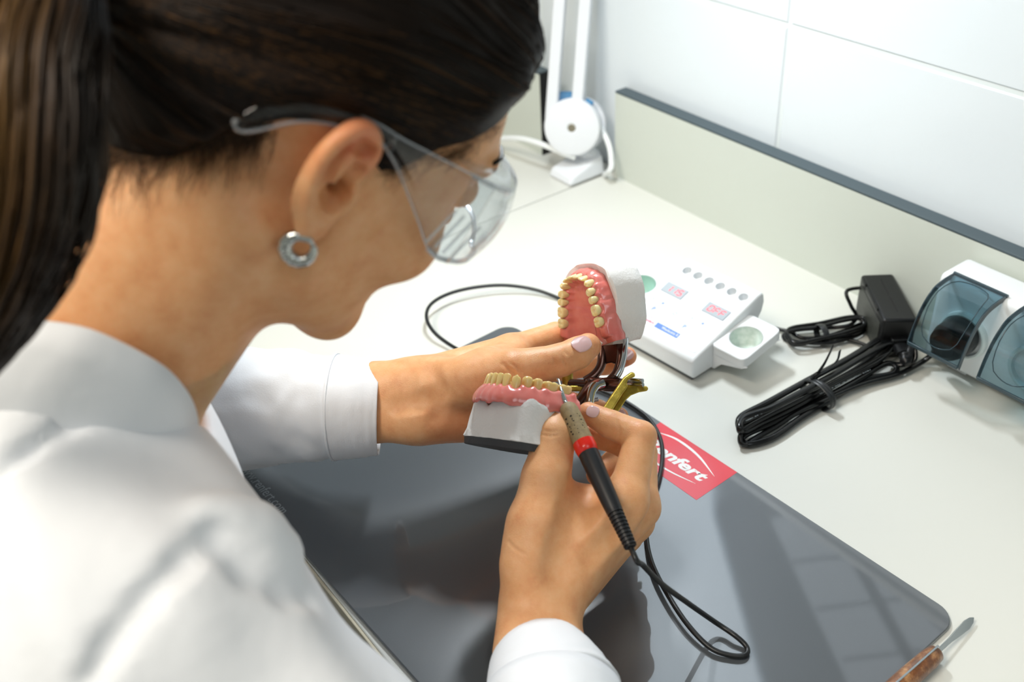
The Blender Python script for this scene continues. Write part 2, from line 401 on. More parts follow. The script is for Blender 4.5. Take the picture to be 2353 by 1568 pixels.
# foil panel on the slope
pan = MB().add(*prism_vf(rrect(WU-.010, .0655, .003, 5, -WU/2, .0375), 0, .0004, SP(0, 0), UU, sl, sn)).build('control_panel', m_wplast2, unit, bevel=.0002)
def seg7(u0, s0, chars, parent, hgt=.0068, wid=.0044, gap=.0022):
    S = {'1': 'bc', '5': 'afgcd', 'O': 'abcdef', 'F': 'aefg', '8': 'abcdefg', 'E': 'adefg'}
    for i, c in enumerate(chars):
        x = u0+i*(wid+gap); b = MB(); w = .0011
        sg = {'a': (x, s0+hgt, x+wid, s0+hgt), 'g': (x, s0+hgt/2, x+wid, s0+hgt/2), 'd': (x, s0, x+wid, s0), 'b': (x+wid, s0+hgt/2, x+wid, s0+hgt), 'c': (x+wid, s0, x+wid, s0+hgt/2), 'e': (x, s0, x, s0+hgt/2), 'f': (x, s0+hgt/2, x, s0+hgt)}
        for q in S[c]:
            x0, y0, x1, y1 = sg[q]; k = .0004
            if y0 == y1: p = [(x0+k, y0-w/2), (x1-k, y0-w/2), (x1-k, y0+w/2), (x0+k, y0+w/2)]
            else: p = [(x0-w/2, y0+k), (x0+w/2, y0+k), (x0+w/2, y1-k), (x0-w/2, y1-k)]
            p = [(a+.12*(bb-s0), bb) for a, bb in p]
            b.add(*prism_vf(p, .0013, .0014, SP(0, 0), UU, sl, sn))
        b.build('led_digit', m_led, parent, smooth=.3)
def display(u0, s0, chars):
    d = MB().add(*prism_vf(rrect(.0255, .0125, .0006, 3, u0+.01275, s0+.00625), 0.0003, .0012, SP(0, 0), UU, sl, sn)).build('display', m_disp, pan, bevel=.0002)
    seg7(u0+.0042, s0+.0028, chars, d)
display(-.0845, .0485, '115'); display(-.0335, .0485, 'OFF')
def key(u0, s0, body, sz=.0095):
    k = MB()
    o = rrect(sz, sz*.88, .0018, 4, u0, s0); i = rrect(sz-.0009, sz*.88-.0009, .0016, 4, u0, s0); n = len(o)
    P = lambda p, l: SP(p[0], p[1], l)
    vs = [P(p, .0004) for p in o]+[P(p, .00075) for p in o]+[P(p, .00075) for p in i]+[P(p, .00045) for p in i]
    fs = []
    for r in range(3):
        for q in range(n): fs.append((r*n+q, r*n+(q+1) % n, (r+1)*n+(q+1) % n, (r+1)*n+q))
    k.add(vs, fs); kk = k.build('key', m_keyline, pan, smooth=.4)
    if body: text('key_symbol', body, .0068, SP(u0-.0021, s0-.0024, .0005), UU, sl, m_blue, kk, ext=.00005, bold=.0001)
    else:
        vs = []; fs = []
        for q in range(20):
            a = 2*math.pi*q/20
            for rr in (.0016, .0021): vs.append(SP(u0+rr*math.cos(a), s0+rr*math.sin(a), .0006))
        fs = [(2*q, 2*q+1, (2*q+3) % 40, (2*q+2) % 40) for q in range(20)]
        MB().add(vs, fs).build('key_symbol', m_blue, kk)
key(-.0815, .0375, '-'); key(-.0705, .0365, '+'); key(-.0735, .0265, 'P'); key(-.0520, .0325, None)
key(-.0335, .0375, '-'); key(-.0215, .0365, '+'); key(-.0335, .0245, 'P')
MB().add(*prism_vf([(-.0585, .0095), (-.0305, .0095), (-.0305, .0155), (-.0585, .0155)], .0004, .0006, SP(0, 0), UU, sl, sn)).build('blue_nameplate', m_blue, pan, smooth=.3)
text('nameplate_lettering', 'Waxlectric II', .0040, SP(-.0510, .0113, .00065), UU, sl, m_white, pan, ext=.00004, fit=.019)
m_redp = mat('red_small_print', '#d8506a', .5)
text('small_logo', 'Renfert', .0040, SP(-.0745, .0112, .0005), UU, sl, m_redp, pan, ext=.00004, bold=.0001, shear=.2, fit=.0135)
def swu(P):
    c = spline(P, 6); n = len(c); L = []; R_ = []
    for i in range(n):
        d = norm(c[min(i+1, n-1)]-c[max(i-1, 0)]); q = np.array([-d[1], d[0]]); h = .0005*math.sin(math.pi*i/(n-1))/2+.00003
        L.append(c[i]+q*h); R_.append(c[i]-q*h)
    MB().add(*prism_vf([tuple(x) for x in R_]+[tuple(x) for x in L[::-1]], .0004, .0005, SP(0, 0), UU, sl, sn)).build('logo_swoosh', m_redp, pan, smooth=.3)
swu([(-.0755, .0155), (-.069, .0172), (-.060, .0150)]); swu([(-.0755, .0100), (-.068, .0085), (-.0615, .0098)])
# a holder wing on either side, with a round well
def wing(u0, u1, v0, v1, z0, z1, name, insert):
    w = empty('tmp', (0, 0, 0), None, None); bpy.data.objects.remove(w)
    cu, cv = (u0+u1)/2, (v0+v1)/2
    sl2 = norm(UV*(v1-v0)+EZ*(z1-z0)); sn2 = np.cross(UU, sl2); O = UP(0, v0, z0); Lw = math.hypot(v1-v0, z1-z0)
    outer = [(cu+(abs(u1-u0)/2)*c_/(abs(c_)**9+abs(s_)**9)**(1/9), Lw/2+(Lw/2)*s_/(abs(c_)**9+abs(s_)**9)**(1/9)) for c_, s_ in ((math.cos(2*math.pi*k/64), math.sin(2*math.pi*k/64)) for k in range(64))]
    # both rings start at the same bearing
    n = len(outer); P = lambda p, l: O+p[0]*UU+p[1]*sl2+l*sn2
    ang = [2*math.pi*k/64 for k in range(64)]; hole = [(cu+.0158*math.cos(a), Lw/2+.0158*math.sin(a)) for a in ang]
    h2 = [(cu+(p[0]-cu)*.93, Lw/2+(p[1]-Lw/2)*.93) for p in hole]
    th = .0105
    rings = [[P(p, -th) for p in outer], [P(p, 0) for p in outer], [P(p, 0) for p in hole], [P(p, -.0012) for p in h2], [P(p, -th) for p in h2]]
    vs = [q for r in rings for q in r]; fs = []
    for r in range(5):
        a, b = r*n, ((r+1) % 5)*n
        for k in range(n): fs.append((a+k, a+(k+1) % n, b+(k+1) % n, b+k))
    o = MB().add(vs, fs).build(name, m_wplast, unit, bevel=.0009, smooth=.6)
    # sleeve inside the well; its bottom is added to stop light falling through
    s = MB(); ring0 = [(cu+(p[0]-cu)*.925, Lw/2+(p[1]-Lw/2)*.925) for p in hole]
    vs = [P(p, -.0008) for p in ring0]+[P((cu+(p[0]-cu)*.86, Lw/2+(p[1]-Lw/2)*.80), -.0180) for p in ring0]; fs = [(k, (k+1) % n, n+(k+1) % n, n+k) for k in range(n)]+[tuple(range(n, 2*n))]
    s.add(vs, fs).build('well_lining', insert, o, smooth=True)
    # gusset under the wing
    ur = u0 if abs(u0) < .05 and u0 > -.05 else u1
    g = [(v0+.001, z0-.0085), (v1-.001, z1-.0085), (v1-.006, .010), (v0+.004, .008)]
    for uu in (u0+.0022, u1-.0045) if u0 >= -.01 else (u0+.0045, u1-.0022):
        MB()
    sgn = 1 if u0 >= -.01 else -1
    root = u0 if sgn > 0 else u1
    gp = [(0, -.0086), (sgn*.040, -.0086), (sgn*.034, -.0125), (sgn*.012, -.0190), (sgn*.004, -.028), (0, -.028)]
    for vv in (v0+.0028, v1-.0052):
        MB().add(*prism_vf([(root+a, b) for a, b in gp], 0, .0026, UP(0, vv, z0+(z1-z0)*(vv-v0)/(v1-v0)), UU, EZ, UV)).build('gusset', m_wplast, o, bevel=.0006, smooth=.5)
    return o
wing(-.0015, .0365, .0250, .0790, .0315, .0395, 'tool_holder', m_holder)
wing(-.1345, -.0900, .0250, .0790, .0315, .0395, 'tool_holder', m_green)
# ---------------------------------------------------------------- adapter, socket strip and leads
m_blk = mat('black_plastic', '#0e0f11', .38, spec=.35, bump=(1500, .05, .0003))
m_blk2 = mat('grey_adapter_label', '#3f413c', .5, var=('#30322e', 200))
m_cable = mat('black_cable_sheath', '#090a0b', .25, spec=.38)
m_tie = mat('black_tie', '#15181b', .35)
m_print = mat('faint_grey_cable_print', '#6d7478', .6)
m_smoke = mat('smoky_blue_clear_lid', '#9fb9c4', .06, trans=.0, spec=.7)
t = NT('smoky_lid'); t.n.remove(t.b)
tr = t.add('ShaderNodeBsdfTransparent'); tr.inputs['Color'].default_value = (.57, .68, .72, 1)
gl = t.add('ShaderNodeBsdfGlossy'); gl.inputs['Roughness'].default_value = .07; gl.inputs['Color'].default_value = (.9, .95, 1, 1)
fr = edge_fac(t, .035, .75)
mxs = t.add('ShaderNodeMixShader'); t.link(fr.outputs[0], mxs.inputs[0]); t.link(tr.outputs[0], mxs.inputs[1]); t.link(gl.outputs[0], mxs.inputs[2]); t.link(mxs.outputs[0], t.out.inputs['Surface'])
m_lid = t.m
m_liddark = mat('dark_lid_rim', '#33444c', .25)
m_socket = mat('pale_socket_well', '#d9e2e2', .4)
# power adapter lying in front of the upstand
aw, ah, al = .031, .0425, .080
AL = norm(np.array([-.79, .613, 0])); AW = np.array([-AL[1]*-1, -AL[0], 0]); AW = norm(np.array([.613, .79, 0]))
corner = np.array([-.4380, .7095, TZ+.0006])
Ra = np.stack([AL, AW, EZ], 1)
cadd = corner+AL*al/2+AW*aw/2+EZ*ah/2
ad = empty('power_adapter', corner+AL*al/2+AW*aw/2, 'black power adapter brick on the worktop in front of the upstand', 'power adapter')
MB().add(*box_vf(cadd, (al, aw, ah), Ra)).build('case', m_blk, ad, bevel=.003, seg=3)
MB().add(*box_vf(cadd-AW*(aw/2+.0001)-EZ*.002, (al-.014, .0004, ah-.012), Ra)).build('rating_label', m_blk2, ad)
for (s0, s1) in ((-.026, -.002), (.003, .030)):
    MB().add(*box_vf(cadd+EZ*(ah/2)+AL*(s0+s1)/2+AW*.001, (s1-s0, .0008, .0004), Ra)).build('case_groove', m_black, ad)
for s0 in (-.016, .026):
    MB().add(*box_vf(cadd+AL*s0+EZ*(ah/2-.001)-AW*(aw/2), (.010, .0006, .0035), Ra)).build('case_clip', m_black, ad)
MB().add(*box_vf(cadd-AL*(al/2+.0028)-EZ*.004+AW*.002, (.0062, .017, .014), Ra)).build('inlet_rim', m_blk, ad, bevel=.0012)
# socket strip
YB, YF = .7812, .7380
sx0, LEN = -.4105, .50
strip = empty('socket_strip', (sx0+LEN/2, .76, TZ), 'white socket strip with smoky flap lids standing against the upstand', 'socket strip')
sp_ = rrect(YB-YF, .088, .007, 5, (YB+YF)/2, .0507)
MB().add(*prism_vf(sp_, sx0, sx0+LEN, (0, 0, TZ), (0, 1, 0), EZ, (1, 0, 0))).build('housing', m_wplast, strip, bevel=.004, seg=3, smooth=.6)
for x in (sx0+.03, sx0+LEN-.03):
    MB().add(*box_vf((x, .762, TZ+.0040), (.02, .03, .0068))).build('foot', m_wplast, strip, bevel=.001)
LP = .0668
lidp = spline([(.7445, .0965), (.730, .0962), (.7150, .0925), (.7035, .0805), (.6965, .064), (.6920, .0470)], 5)
nL = len(lidp)
for k in range(7):
    lx0, lx1 = -.4005+LP*k, -.3518+LP*k; lc = (lx0+lx1)/2
    # round socket well on the face of the strip
    s = MB().add(*lathe_vf([(.0225, 0), (.0225, .0055), (.0205, .0065), (.0190, .0060), (.0185, -.010), (.0005, -.0105)], (lc, YF+.0015, TZ+.047), (0, -1, 0), 36)).build('socket_well', m_socket, strip, smooth=.6)
    pins = MB()
    for dx in (-.0095, .0095): pins.add(*lathe_vf([(.0026, 0), (.0026, .0012), (.0005, .0012)], (lc+dx, YF+.0118, TZ+.047), (0, -1, 0), 12))
    pins.build('pin_hole', m_black, s)
    # lid: curved clear sheet with side cheeks
    b = MB(); vs = []; fs = []
    for side in (0, 1):
        for (y, z) in lidp:
            off = .0012*side
            for x in (lx0, lx1): vs.append((x, y+off*.7, TZ+z-off*.7))
    n2 = nL*2
    for i in range(nL-1):
        a = 2*i; fs.append((a, a+1, a+3, a+2)); fs.append((n2+a, n2+a+2, n2+a+3, n2+a+1))
        fs.append((a, a+2, n2+a+2, n2+a)); fs.append((a+1, n2+a+1, n2+a+3, a+3))
    fs.append((0, n2, n2+1, 1)); e = 2*(nL-1); fs.append((e, e+1, n2+e+1, n2+e))
    b.add(vs, fs); lid = b.build('flap_lid', m_lid, strip, smooth=.5)
    for x in (lx0-.0001, lx1+.0001):
        ins = [(y+.0035, z-.0045) for y, z in lidp[::-1]]
        MB().add(*prism_vf([tuple(p) for p in lidp]+ins, -.0006, .0006, (x, 0, TZ), (0, 1, 0), EZ, (1, 0, 0))).build('lid_cheek', m_liddark, lid, smooth=.5)
    MB().add(*tube_vf([(lx0-.001, .7447, TZ+.0958), (lx1+.001, .7447, TZ+.0958)], .0017, 10)).build('hinge_rod', m_liddark, lid, smooth=.6)
    MB().add(*box_vf(((lx0+lx1)/2, .6921, TZ+.0468), (lx1-lx0, .0018, .0032))).build('lid_lip', m_liddark, lid, bevel=.0004)
    # thin moulded ring following the lid
    ring = []
    for q in range(28):
        a = 2*math.pi*q/28; u = .0195*math.cos(a)/max(abs(math.cos(a)), abs(math.sin(a)))**.45; w = .5+.42*math.sin(a)/max(abs(math.cos(a)), abs(math.sin(a)))**.45
        w = min(max(w, .04), .93); f = w*(nL-1); i = int(f); i = min(i, nL-2); p = lidp[i]*(1-f+i)+lidp[i+1]*(f-i)
        ring.append((lc+u, p[0]-.0003, TZ+p[1]+.0003))
    MB().add(*tube_vf(ring, .00045, 6, closed=True)).build('lid_ring', m_liddark, lid)
# black plug in the first socket
pc = np.array([-.3762, YF-.006, TZ+.050])
plug = empty('mains_plug', pc, 'round black mains plug under the first smoky lid of the socket strip', 'plug')
MB().add(*lathe_vf([(.0005, 0), (.0165, 0), (.0175, .004), (.0172, .016), (.0150, .024), (.0105, .0275), (.0005, .028)], pc-np.array([0, -.0015, 0]), (0, -1, -.05), 36)).build('plug_body', m_blk, plug, smooth=.6)
bt = pc+np.array([-.004, -.016, -.008])
MB().add(*lathe_vf([(.0075, 0), (.0070, .008), (.0050, .022), (.0042, .026)], bt, norm(T(2140, 818, .012)-bt), 20)).build('strain_relief', m_blk, plug, smooth=.6)

def above(pts, r):                              # a lead never dips into the worktop
    pts = np.array(pts); pts[:, 2] = np.maximum(pts[:, 2], TZ+r+.0003); return pts
# thin lead of the adapter: a small tied bundle on the worktop
r1 = .00185
def TP(L, dz=0): return [T(x, y, z+dz) for x, y, z in L]
out_ad = cadd+AL*(al/2+.0006)-EZ*.004
P = [out_ad, out_ad+AL*.010+EZ*.002]+TP(dz=.0010, L=[(1947, 668, .030), (1955, 702, .020), (1968, 728, .010), (1950, 748, .010), (1900, 754, .006), (1850, 757, .006), (1818, 762, .004), (1800, 772, .002), (1812, 783, .002), (1860, 786, .004), (1920, 777, .006), (1968, 764, .008), (1985, 748, .010), (1975, 733, .013), (1935, 738, .013), (1880, 752, .013), (1830, 758, .011), (1808, 766, .009), (1812, 779, .008), (1850, 788, .007), (1910, 788, .006), (1960, 775, .004), (1984, 762, .003), (1980, 745, .004), (1940, 760, .003), (1890, 775, .0025), (1845, 777, .0025), (1815, 763, .003), (1790, 757, .0022), (1765, 750, .0022), (1738, 742, .0030), (1700, 728, .006)])
Pe = spline(P, 8)
ldr = empty('adapter_lead', T(1890, 765), 'thin black lead in a small tied bundle between control unit and adapter', 'cable')
MB().add(*tube_vf(above(Pe, r1), r1, 10)).build('sheath', m_cable, ldr, smooth=True)
# a few more turns of the bundle
for dz, ky in ((.0045, 0), (.009, 1)):
    L = [(1822, 756, .002), (1880, 747, .003), (1945, 733, .004), (1980, 735, .004), (1984, 752, .004), (1940, 768, .004), (1880, 783, .003), (1828, 793, .002), (1812, 782, .002), (1806, 766, .002)]
    L = [(x+3*ky, y-4*ky, z) for x, y, z in L]
    MB().add(*tube_vf(above(spline(TP(L, dz), 8, closed=True), r1), r1, 10, closed=True)).build('coil_turn', m_cable, ldr)
MB().add(*tube_vf(spline(TP(dz=.0010, L=[(1895, 776, .0022), (1960, 786, .0022), (2000, 800, .0022), (2040, 806, .0022)]), 8)+np.array([0, 0, .0012]), r1, 10)).build('loose_end', m_cable, ldr)
tc_ = T(1888, 768, .009); tdir = norm(T(1960, 745, .009)-T(1830, 768, .009)); tn = norm(np.cross(tdir, EZ))
ring = [tc_+tn*math.cos(2*math.pi*k/24)*.0105+EZ*math.sin(2*math.pi*k/24)*.0088 for k in range(24)]
MB().add(*tube_vf(above(ring, .0010), .0032, 8, closed=True, flat=.18, A0=tdir)).build('cable_tie', m_tie, ldr, smooth=.9)

# heavier mains lead: a long tied bundle, both ends running to the right
r2 = .0031
ldm = empty('mains_lead', T(1880, 910), 'thick flat black mains lead in a long tied bundle in front of the adapter', 'cable')
def flat(name, L, parent=ldm, closed=False, n=10, cap=True):
    return MB().add(*tube_vf(above(spline(TP(L, .0014), n, closed=closed), r2), r2, 12, closed=closed, flat=.72)).build(name, m_cable, parent, smooth=True)
hang = [(2160, 795, .0225), (2140, 816, .012), (2112, 836, .005), (2060, 862, .004), (1990, 880, .005), (1930, 903, .006), (1885, 924, .007), (1830, 950, .006), (1780, 982, .004), (1740, 1005, .003), (1712, 1022, .003), (1701, 1014, .006), (1708, 992, .010), (1760, 960, .011), (1830, 925, .012), (1900, 890, .013), (1975, 850, .014), (2035, 815, .014), (2062, 800, .012)]
flat('cord', [(x, y, z) for x, y, z in hang])
flat('coil_turn', [(1700, 985, .016), (1712, 960, .018), (1772, 938, .019), (1842, 901, .020), (1922, 857, .021), (1992, 815, .022), (2036, 790, .021), (2052, 795, .016), (2020, 830, .013), (1950, 868, .012), (1880, 908, .010), (1810, 946, .008), (1750, 975, .007), (1712, 995, .009)], closed=True)
flat('coil_turn', [(1698, 978, .010), (1706, 956, .0125), (1765, 925, .014), (1850, 878, .016), (1950, 824, .017), (2030, 775, .018), (2046, 786, .012), (1980, 838, .009), (1900, 885, .006), (1820, 925, .0045), (1745, 960, .004), (1706, 978, .006)], closed=True)
flat('coil_turn', [(1703, 1012, .003), (1720, 996, .004), (1790, 966, .005), (1870, 928, .006), (1960, 880, .007), (2030, 838, .008), (2058, 842, .006), (2050, 860, .004), (1980, 876, .0035), (1900, 925, .0035), (1840, 962, .0035), (1795, 995, .003), (1760, 1013, .003), (1720, 1022, .003)], closed=True)
flat('inlet_cord', [(2042, 836, .004), (2075, 838, .006), (2100, 828, .012), (2102, 806, .018), (2094, 792, .022)])
pin = cadd-AL*(al/2+.006)-EZ*.004+AW*.002
MB().add(*tube_vf([pin, pin-AL*.012], [.0075, .0068], 16, flat=.62, A0=AW)).build('inlet_plug', m_blk, ldm, smooth=.6)
cb = spline([pin-AL*.012, pin-AL*.020-EZ*.003, T(2094, 792, .022)], 8)
MB().add(*tube_vf(cb, [.0046-.0012*k/len(cb)+(.0006 if k % 3 else 0) for k in range(len(cb))], 14)).build('strain_relief', m_blk, ldm, smooth=.9)
tc2 = T(1880, 907, .0115); td2 = norm(T(1990, 848, .011)-T(1780, 960, .011)); tn2 = norm(np.cross(td2, EZ))
for off in (-.0018, .0016):
    ring = [tc2+td2*off+tn2*math.cos(2*math.pi*k/28)*.0172+EZ*(math.sin(2*math.pi*k/28)*.0125) for k in range(28)]
    MB().add(*tube_vf(above(ring, .0012), .0022, 8, closed=True, flat=.4, A0=td2)).build('twist_tie', m_tie, ldm, smooth=.9)
tw = spline([T(1858, 880, .018), T(1866, 868, .024), T(1880, 858, .026)], 10)
MB().add(*tube_vf(tw, [.0016+.0005*(k % 2) for k in range(len(tw))], 8)).build('tie_twist', m_tie, ldm)
MB().add(*tube_vf(spline([T(1878, 860, .026), T(1895, 835, .030), T(1914, 797, .036)], 8), .0033, 8, flat=.16, A0=EZ)).build('tie_tail', m_tie, ldm, smooth=.9)
MB().add(*tube_vf(spline([T(1880, 861, .026), T(1905, 846, .028), T(1924, 828, .033), T(1930, 806, .037)], 8), .0028, 8, flat=.16, A0=CF)).build('tie_tail', m_tie, ldm, smooth=.9)
# faint print along the sheath
b = MB()
random.seed(3)
for (x0, y0, x1, y1, z) in ((1890, 868, 2015, 800, .0235), (1885, 905, 2000, 850, .0165), (1715, 967, 1790, 932, .0205)):
    a = T(x0, y0, z); c = T(x1, y1, z); L = np.linalg.norm(c-a); d = norm(c-a); q = norm(np.cross(EZ, d)); s = 0
    while s < L:
        w = random.choice([.0006, .001, .0014]); b.add(*box_vf(a+d*s, (w, .0009, .0002), np.stack([d, q, EZ], 1))); s += w+random.choice([.0007, .001, .003])
setp(b.build('sheath_print', m_print, ldm), kind='stuff')
# ---------------------------------------------------------------- white bench lamp in the far corner
m_lampw = mat('white_lamp_enamel', '#e6eaf0', .35, spec=.4)
m_lampb = mat('blue_lamp_clip', '#3d7fae', .45)
m_wcable = mat('white_cable', '#eef2f4', .4)
m_hole = mat('dull_brass_screw', '#8f8a78', .4, metal=.6)
lamp = empty('bench_lamp', T(1310, 410), 'white jointed bench lamp standing at the seam beside the upstand', 'lamp')
# foot: a bevelled wedge
fx0, fx1, fy0, fy1 = -.9440, -.8990, .7205, .7780
vs = [(fx0, fy0, TZ+.0005), (fx1, fy0, TZ+.0005), (fx1, fy1, TZ+.0005), (fx0, fy1, TZ+.0005), (fx0+.002, fy0+.004, TZ+.012), (fx1-.002, fy0+.004, TZ+.012), (fx1-.003, fy1-.002, TZ+.027), (fx0+.003, fy1-.002, TZ+.027)]
MB().add(vs, [(0, 3, 2, 1), (4, 5, 6, 7), (0, 1, 5, 4), (1, 2, 6, 5), (2, 3, 7, 6), (3, 0, 4, 7)]).build('foot', m_lampw, lamp, bevel=.004, seg=4)
jc = W(1316, 292, 1.262)                       # joint disc, facing the room
ja = norm(np.array([.62, -.74, .22]))
MB().add(*tube_vf(spline([np.array([-.915, .772, TZ+.018]), jc-ja*.014-EZ*.02, jc-ja*.012], 6), [.011]*13, 16)).build('post', m_lampw, lamp)
dsc = MB().add(*lathe_vf([(.0005, -.009), (.030, -.009), (.0345, -.006), (.0352, .002), (.0335, .0062), (.028, .0078), (.0062, .0082), (.0052, .0072), (.0005, .0070)], jc, ja, 48)).build('joint_disc', m_lampw, lamp, smooth=.5)
MB().add(*lathe_vf([(.0005, .0071), (.0050, .0071), (.0040, .0079), (.0005, .0079)], jc, ja, 20)).build('joint_screw', m_hole, dsc, smooth=.5)
MB().add(*lathe_vf([(.0005, -.024), (.031, -.024), (.0345, -.021), (.0345, -.012), (.0005, -.0118)], jc+norm(CR)*.004, ja, 40)).build('rear_disc', m_lampw, lamp, smooth=.5)
# two parallel square arms
def bar(a, b, w, name):
    d = norm(b-a); q = norm(np.cross(d, ja)); L = np.linalg.norm(b-a)
    return MB().add(*box_vf((a+b)/2, (w, .014, L), np.stack([q, ja, d], 1))).build(name, m_lampw, lamp, bevel=.0018, seg=2)
l0, l1 = W(1268, 262, 1.266), W(1288, -10, 1.205); r0, r1_ = W(1326, 262, 1.260), W(1347, -10, 1.199)
kx = 1.95
tl_, tr_ = l0+(l1-l0)*kx, r0+(r1_-r0)*kx
bar(l0-(l1-l0)*.05, tl_, .0142, 'arm'); bar(r0-(r1_-r0)*.05, tr_, .0142, 'arm')
MB().add(*box_vf(W(1298, 226, 1.268), (.020, .008, .016), np.stack([CR, CF, CU], 1))).build('blue_clip', m_lampb, lamp, bevel=.002)
MB().add(*box_vf(W(1351, 241, 1.250), (.010, .008, .013), np.stack([norm(CR-.6*CU), CF, norm(CU+.6*CR)], 1))).build('blue_clip', m_lampb, lamp, bevel=.002)
MB().add(*tube_vf([W(1338, 225, 1.26), W(1341, 200, 1.26)], .0034, 10)).build('arm_pin', m_lampw, lamp)
# knee at the top, upper arms over the bench and the lamp head with its glowing underside
ka = (tl_+tr_)/2+EZ*.02
MB().add(*lathe_vf([(.0005, -.015), (.040, -.015), (.042, 0), (.040, .012), (.0005, .012)], ka, ja, 36)).build('knee_disc', m_lampw, lamp, smooth=.5)
hd = np.array([-.792, .583, TZ+.585])
ex = norm(hd-ka); q = norm(np.cross(ex, EZ))
for s in (-1, 1):
    MB().add(*box_vf((ka+hd)/2+np.cross(q, ex)*.022*s, (np.linalg.norm(hd-ka), .014, .0142), np.stack([ex, q, np.cross(q, ex)], 1))).build('upper_arm', m_lampw, lamp, bevel=.0018)
hx = norm(np.array([.62, -.78, 0])); hn = norm(np.array([.56, -.30, -.77])); hy = norm(np.cross(hn, hx)); hx = np.cross(hy, hn)
HDC = hd+hn*.030
hs = MB().add(*prism_vf(rrect(.24, .09, .02, 6), -.018, .004, HDC, hx, hy, hn)).build('lamp_head', m_lampw, lamp, bevel=.004)
MB().add(*prism_vf(rrect(.14, .036, .010, 6), .0042, .0055, HDC, hx, hy, hn)).build('lit_diffuser', mat('lit_lamp_diffuser', '#ffffff', .5, emit=('#f2f7ff', 4)), hs)
MB().add(*tube_vf([hd, HDC-hn*.016], .010, 14)).build('head_joint', m_lampw, lamp)
# white cables
MB().add(*tube_vf(spline([W(1368, 268, 1.272), W(1398, 330, 1.262), W(1405, 375, 1.262), np.array([-.8925, .776, TZ+.003]), np.array([-.8935, .70, TZ+.003])][:3]+[W(1401, 392, 1.262), T(1390, 401, .0052)], 8), .0034, 12)).build('cable', m_wcable, lamp)
cp_ = spline([T(1322, 362, .030), T(1290, 350, .036), T(1240, 330, .040), T(1190, 318, .036), T(1130, 322, .018), T(1040, 345, .0046), T(940, 330, .0046)], 8)
MB().add(*tube_vf(cp_, .0036, 12)).build('cable', m_wcable, lamp)
# ---------------------------------------------------------------- dental models
t = NT('white_plaster'); t.b.inputs['Base Color'].default_value = lin('#f4f2ef'); t.b.inputs['Roughness'].default_value = .8; t.b.inputs['Specular IOR Level'].default_value = .25
n1 = t.noise(320, 5, .6); n2 = t.noise(70, 3); mx = t.add('ShaderNodeMath', operation='ADD'); t.link(n1.outputs['Fac'], mx.inputs[0]); t.link(n2.outputs['Fac'], mx.inputs[1]); t.bump(mx.outputs[0], .42, .0014); m_plaster = t.m
m_gum = mat('pink_denture_acrylic', '#ea8a80', .22, coat=.5, sss=(.35, (1, .35, .3), .003), var=('#e27870', 90), bump=(260, .10, .0008))
m_tooth = mat('cream_denture_tooth', '#f3e2a8', .26, coat=.3, sss=(.5, (1, .6, .25), .003))
m_tooth2 = mat('yellow_denture_tooth', '#f3d68e', .26, coat=.3, sss=(.5, (1, .55, .2), .003))
m_plate = mat('dark_grey_mounting_plate', '#3a3b3d', .6, bump=(300, .3, .001))
HALF = {'u': [(4.3, 0, 8.4, 6.6, 'i'), (12, -2, 6.6, 6, 'i'), (18.5, -6.5, 7.6, 7.6, 'c'), (22.3, -13.3, 7.0, 9, 'p'), (24.6, -20.3, 7.0, 9, 'p'), (27, -29.3, 10, 10.4, 'm'), (29, -39.3, 9.4, 10, 'm')],
        'l': [(2.7, 0, 5.4, 5.8, 'i'), (8, -1, 5.8, 6.2, 'i'), (13.5, -4.5, 6.8, 7.4, 'c'), (17.8, -10.6, 7.0, 7.8, 'p'), (20.5, -17.5, 7.1, 8.2, 'p'), (23.5, -26.7, 10.8, 10, 'm'), (26.5, -37.3, 10.2, 9.6, 'm')]}
HT = {'i': 9.6, 'c': 10.2, 'p': 8.4, 'm': 7.6}
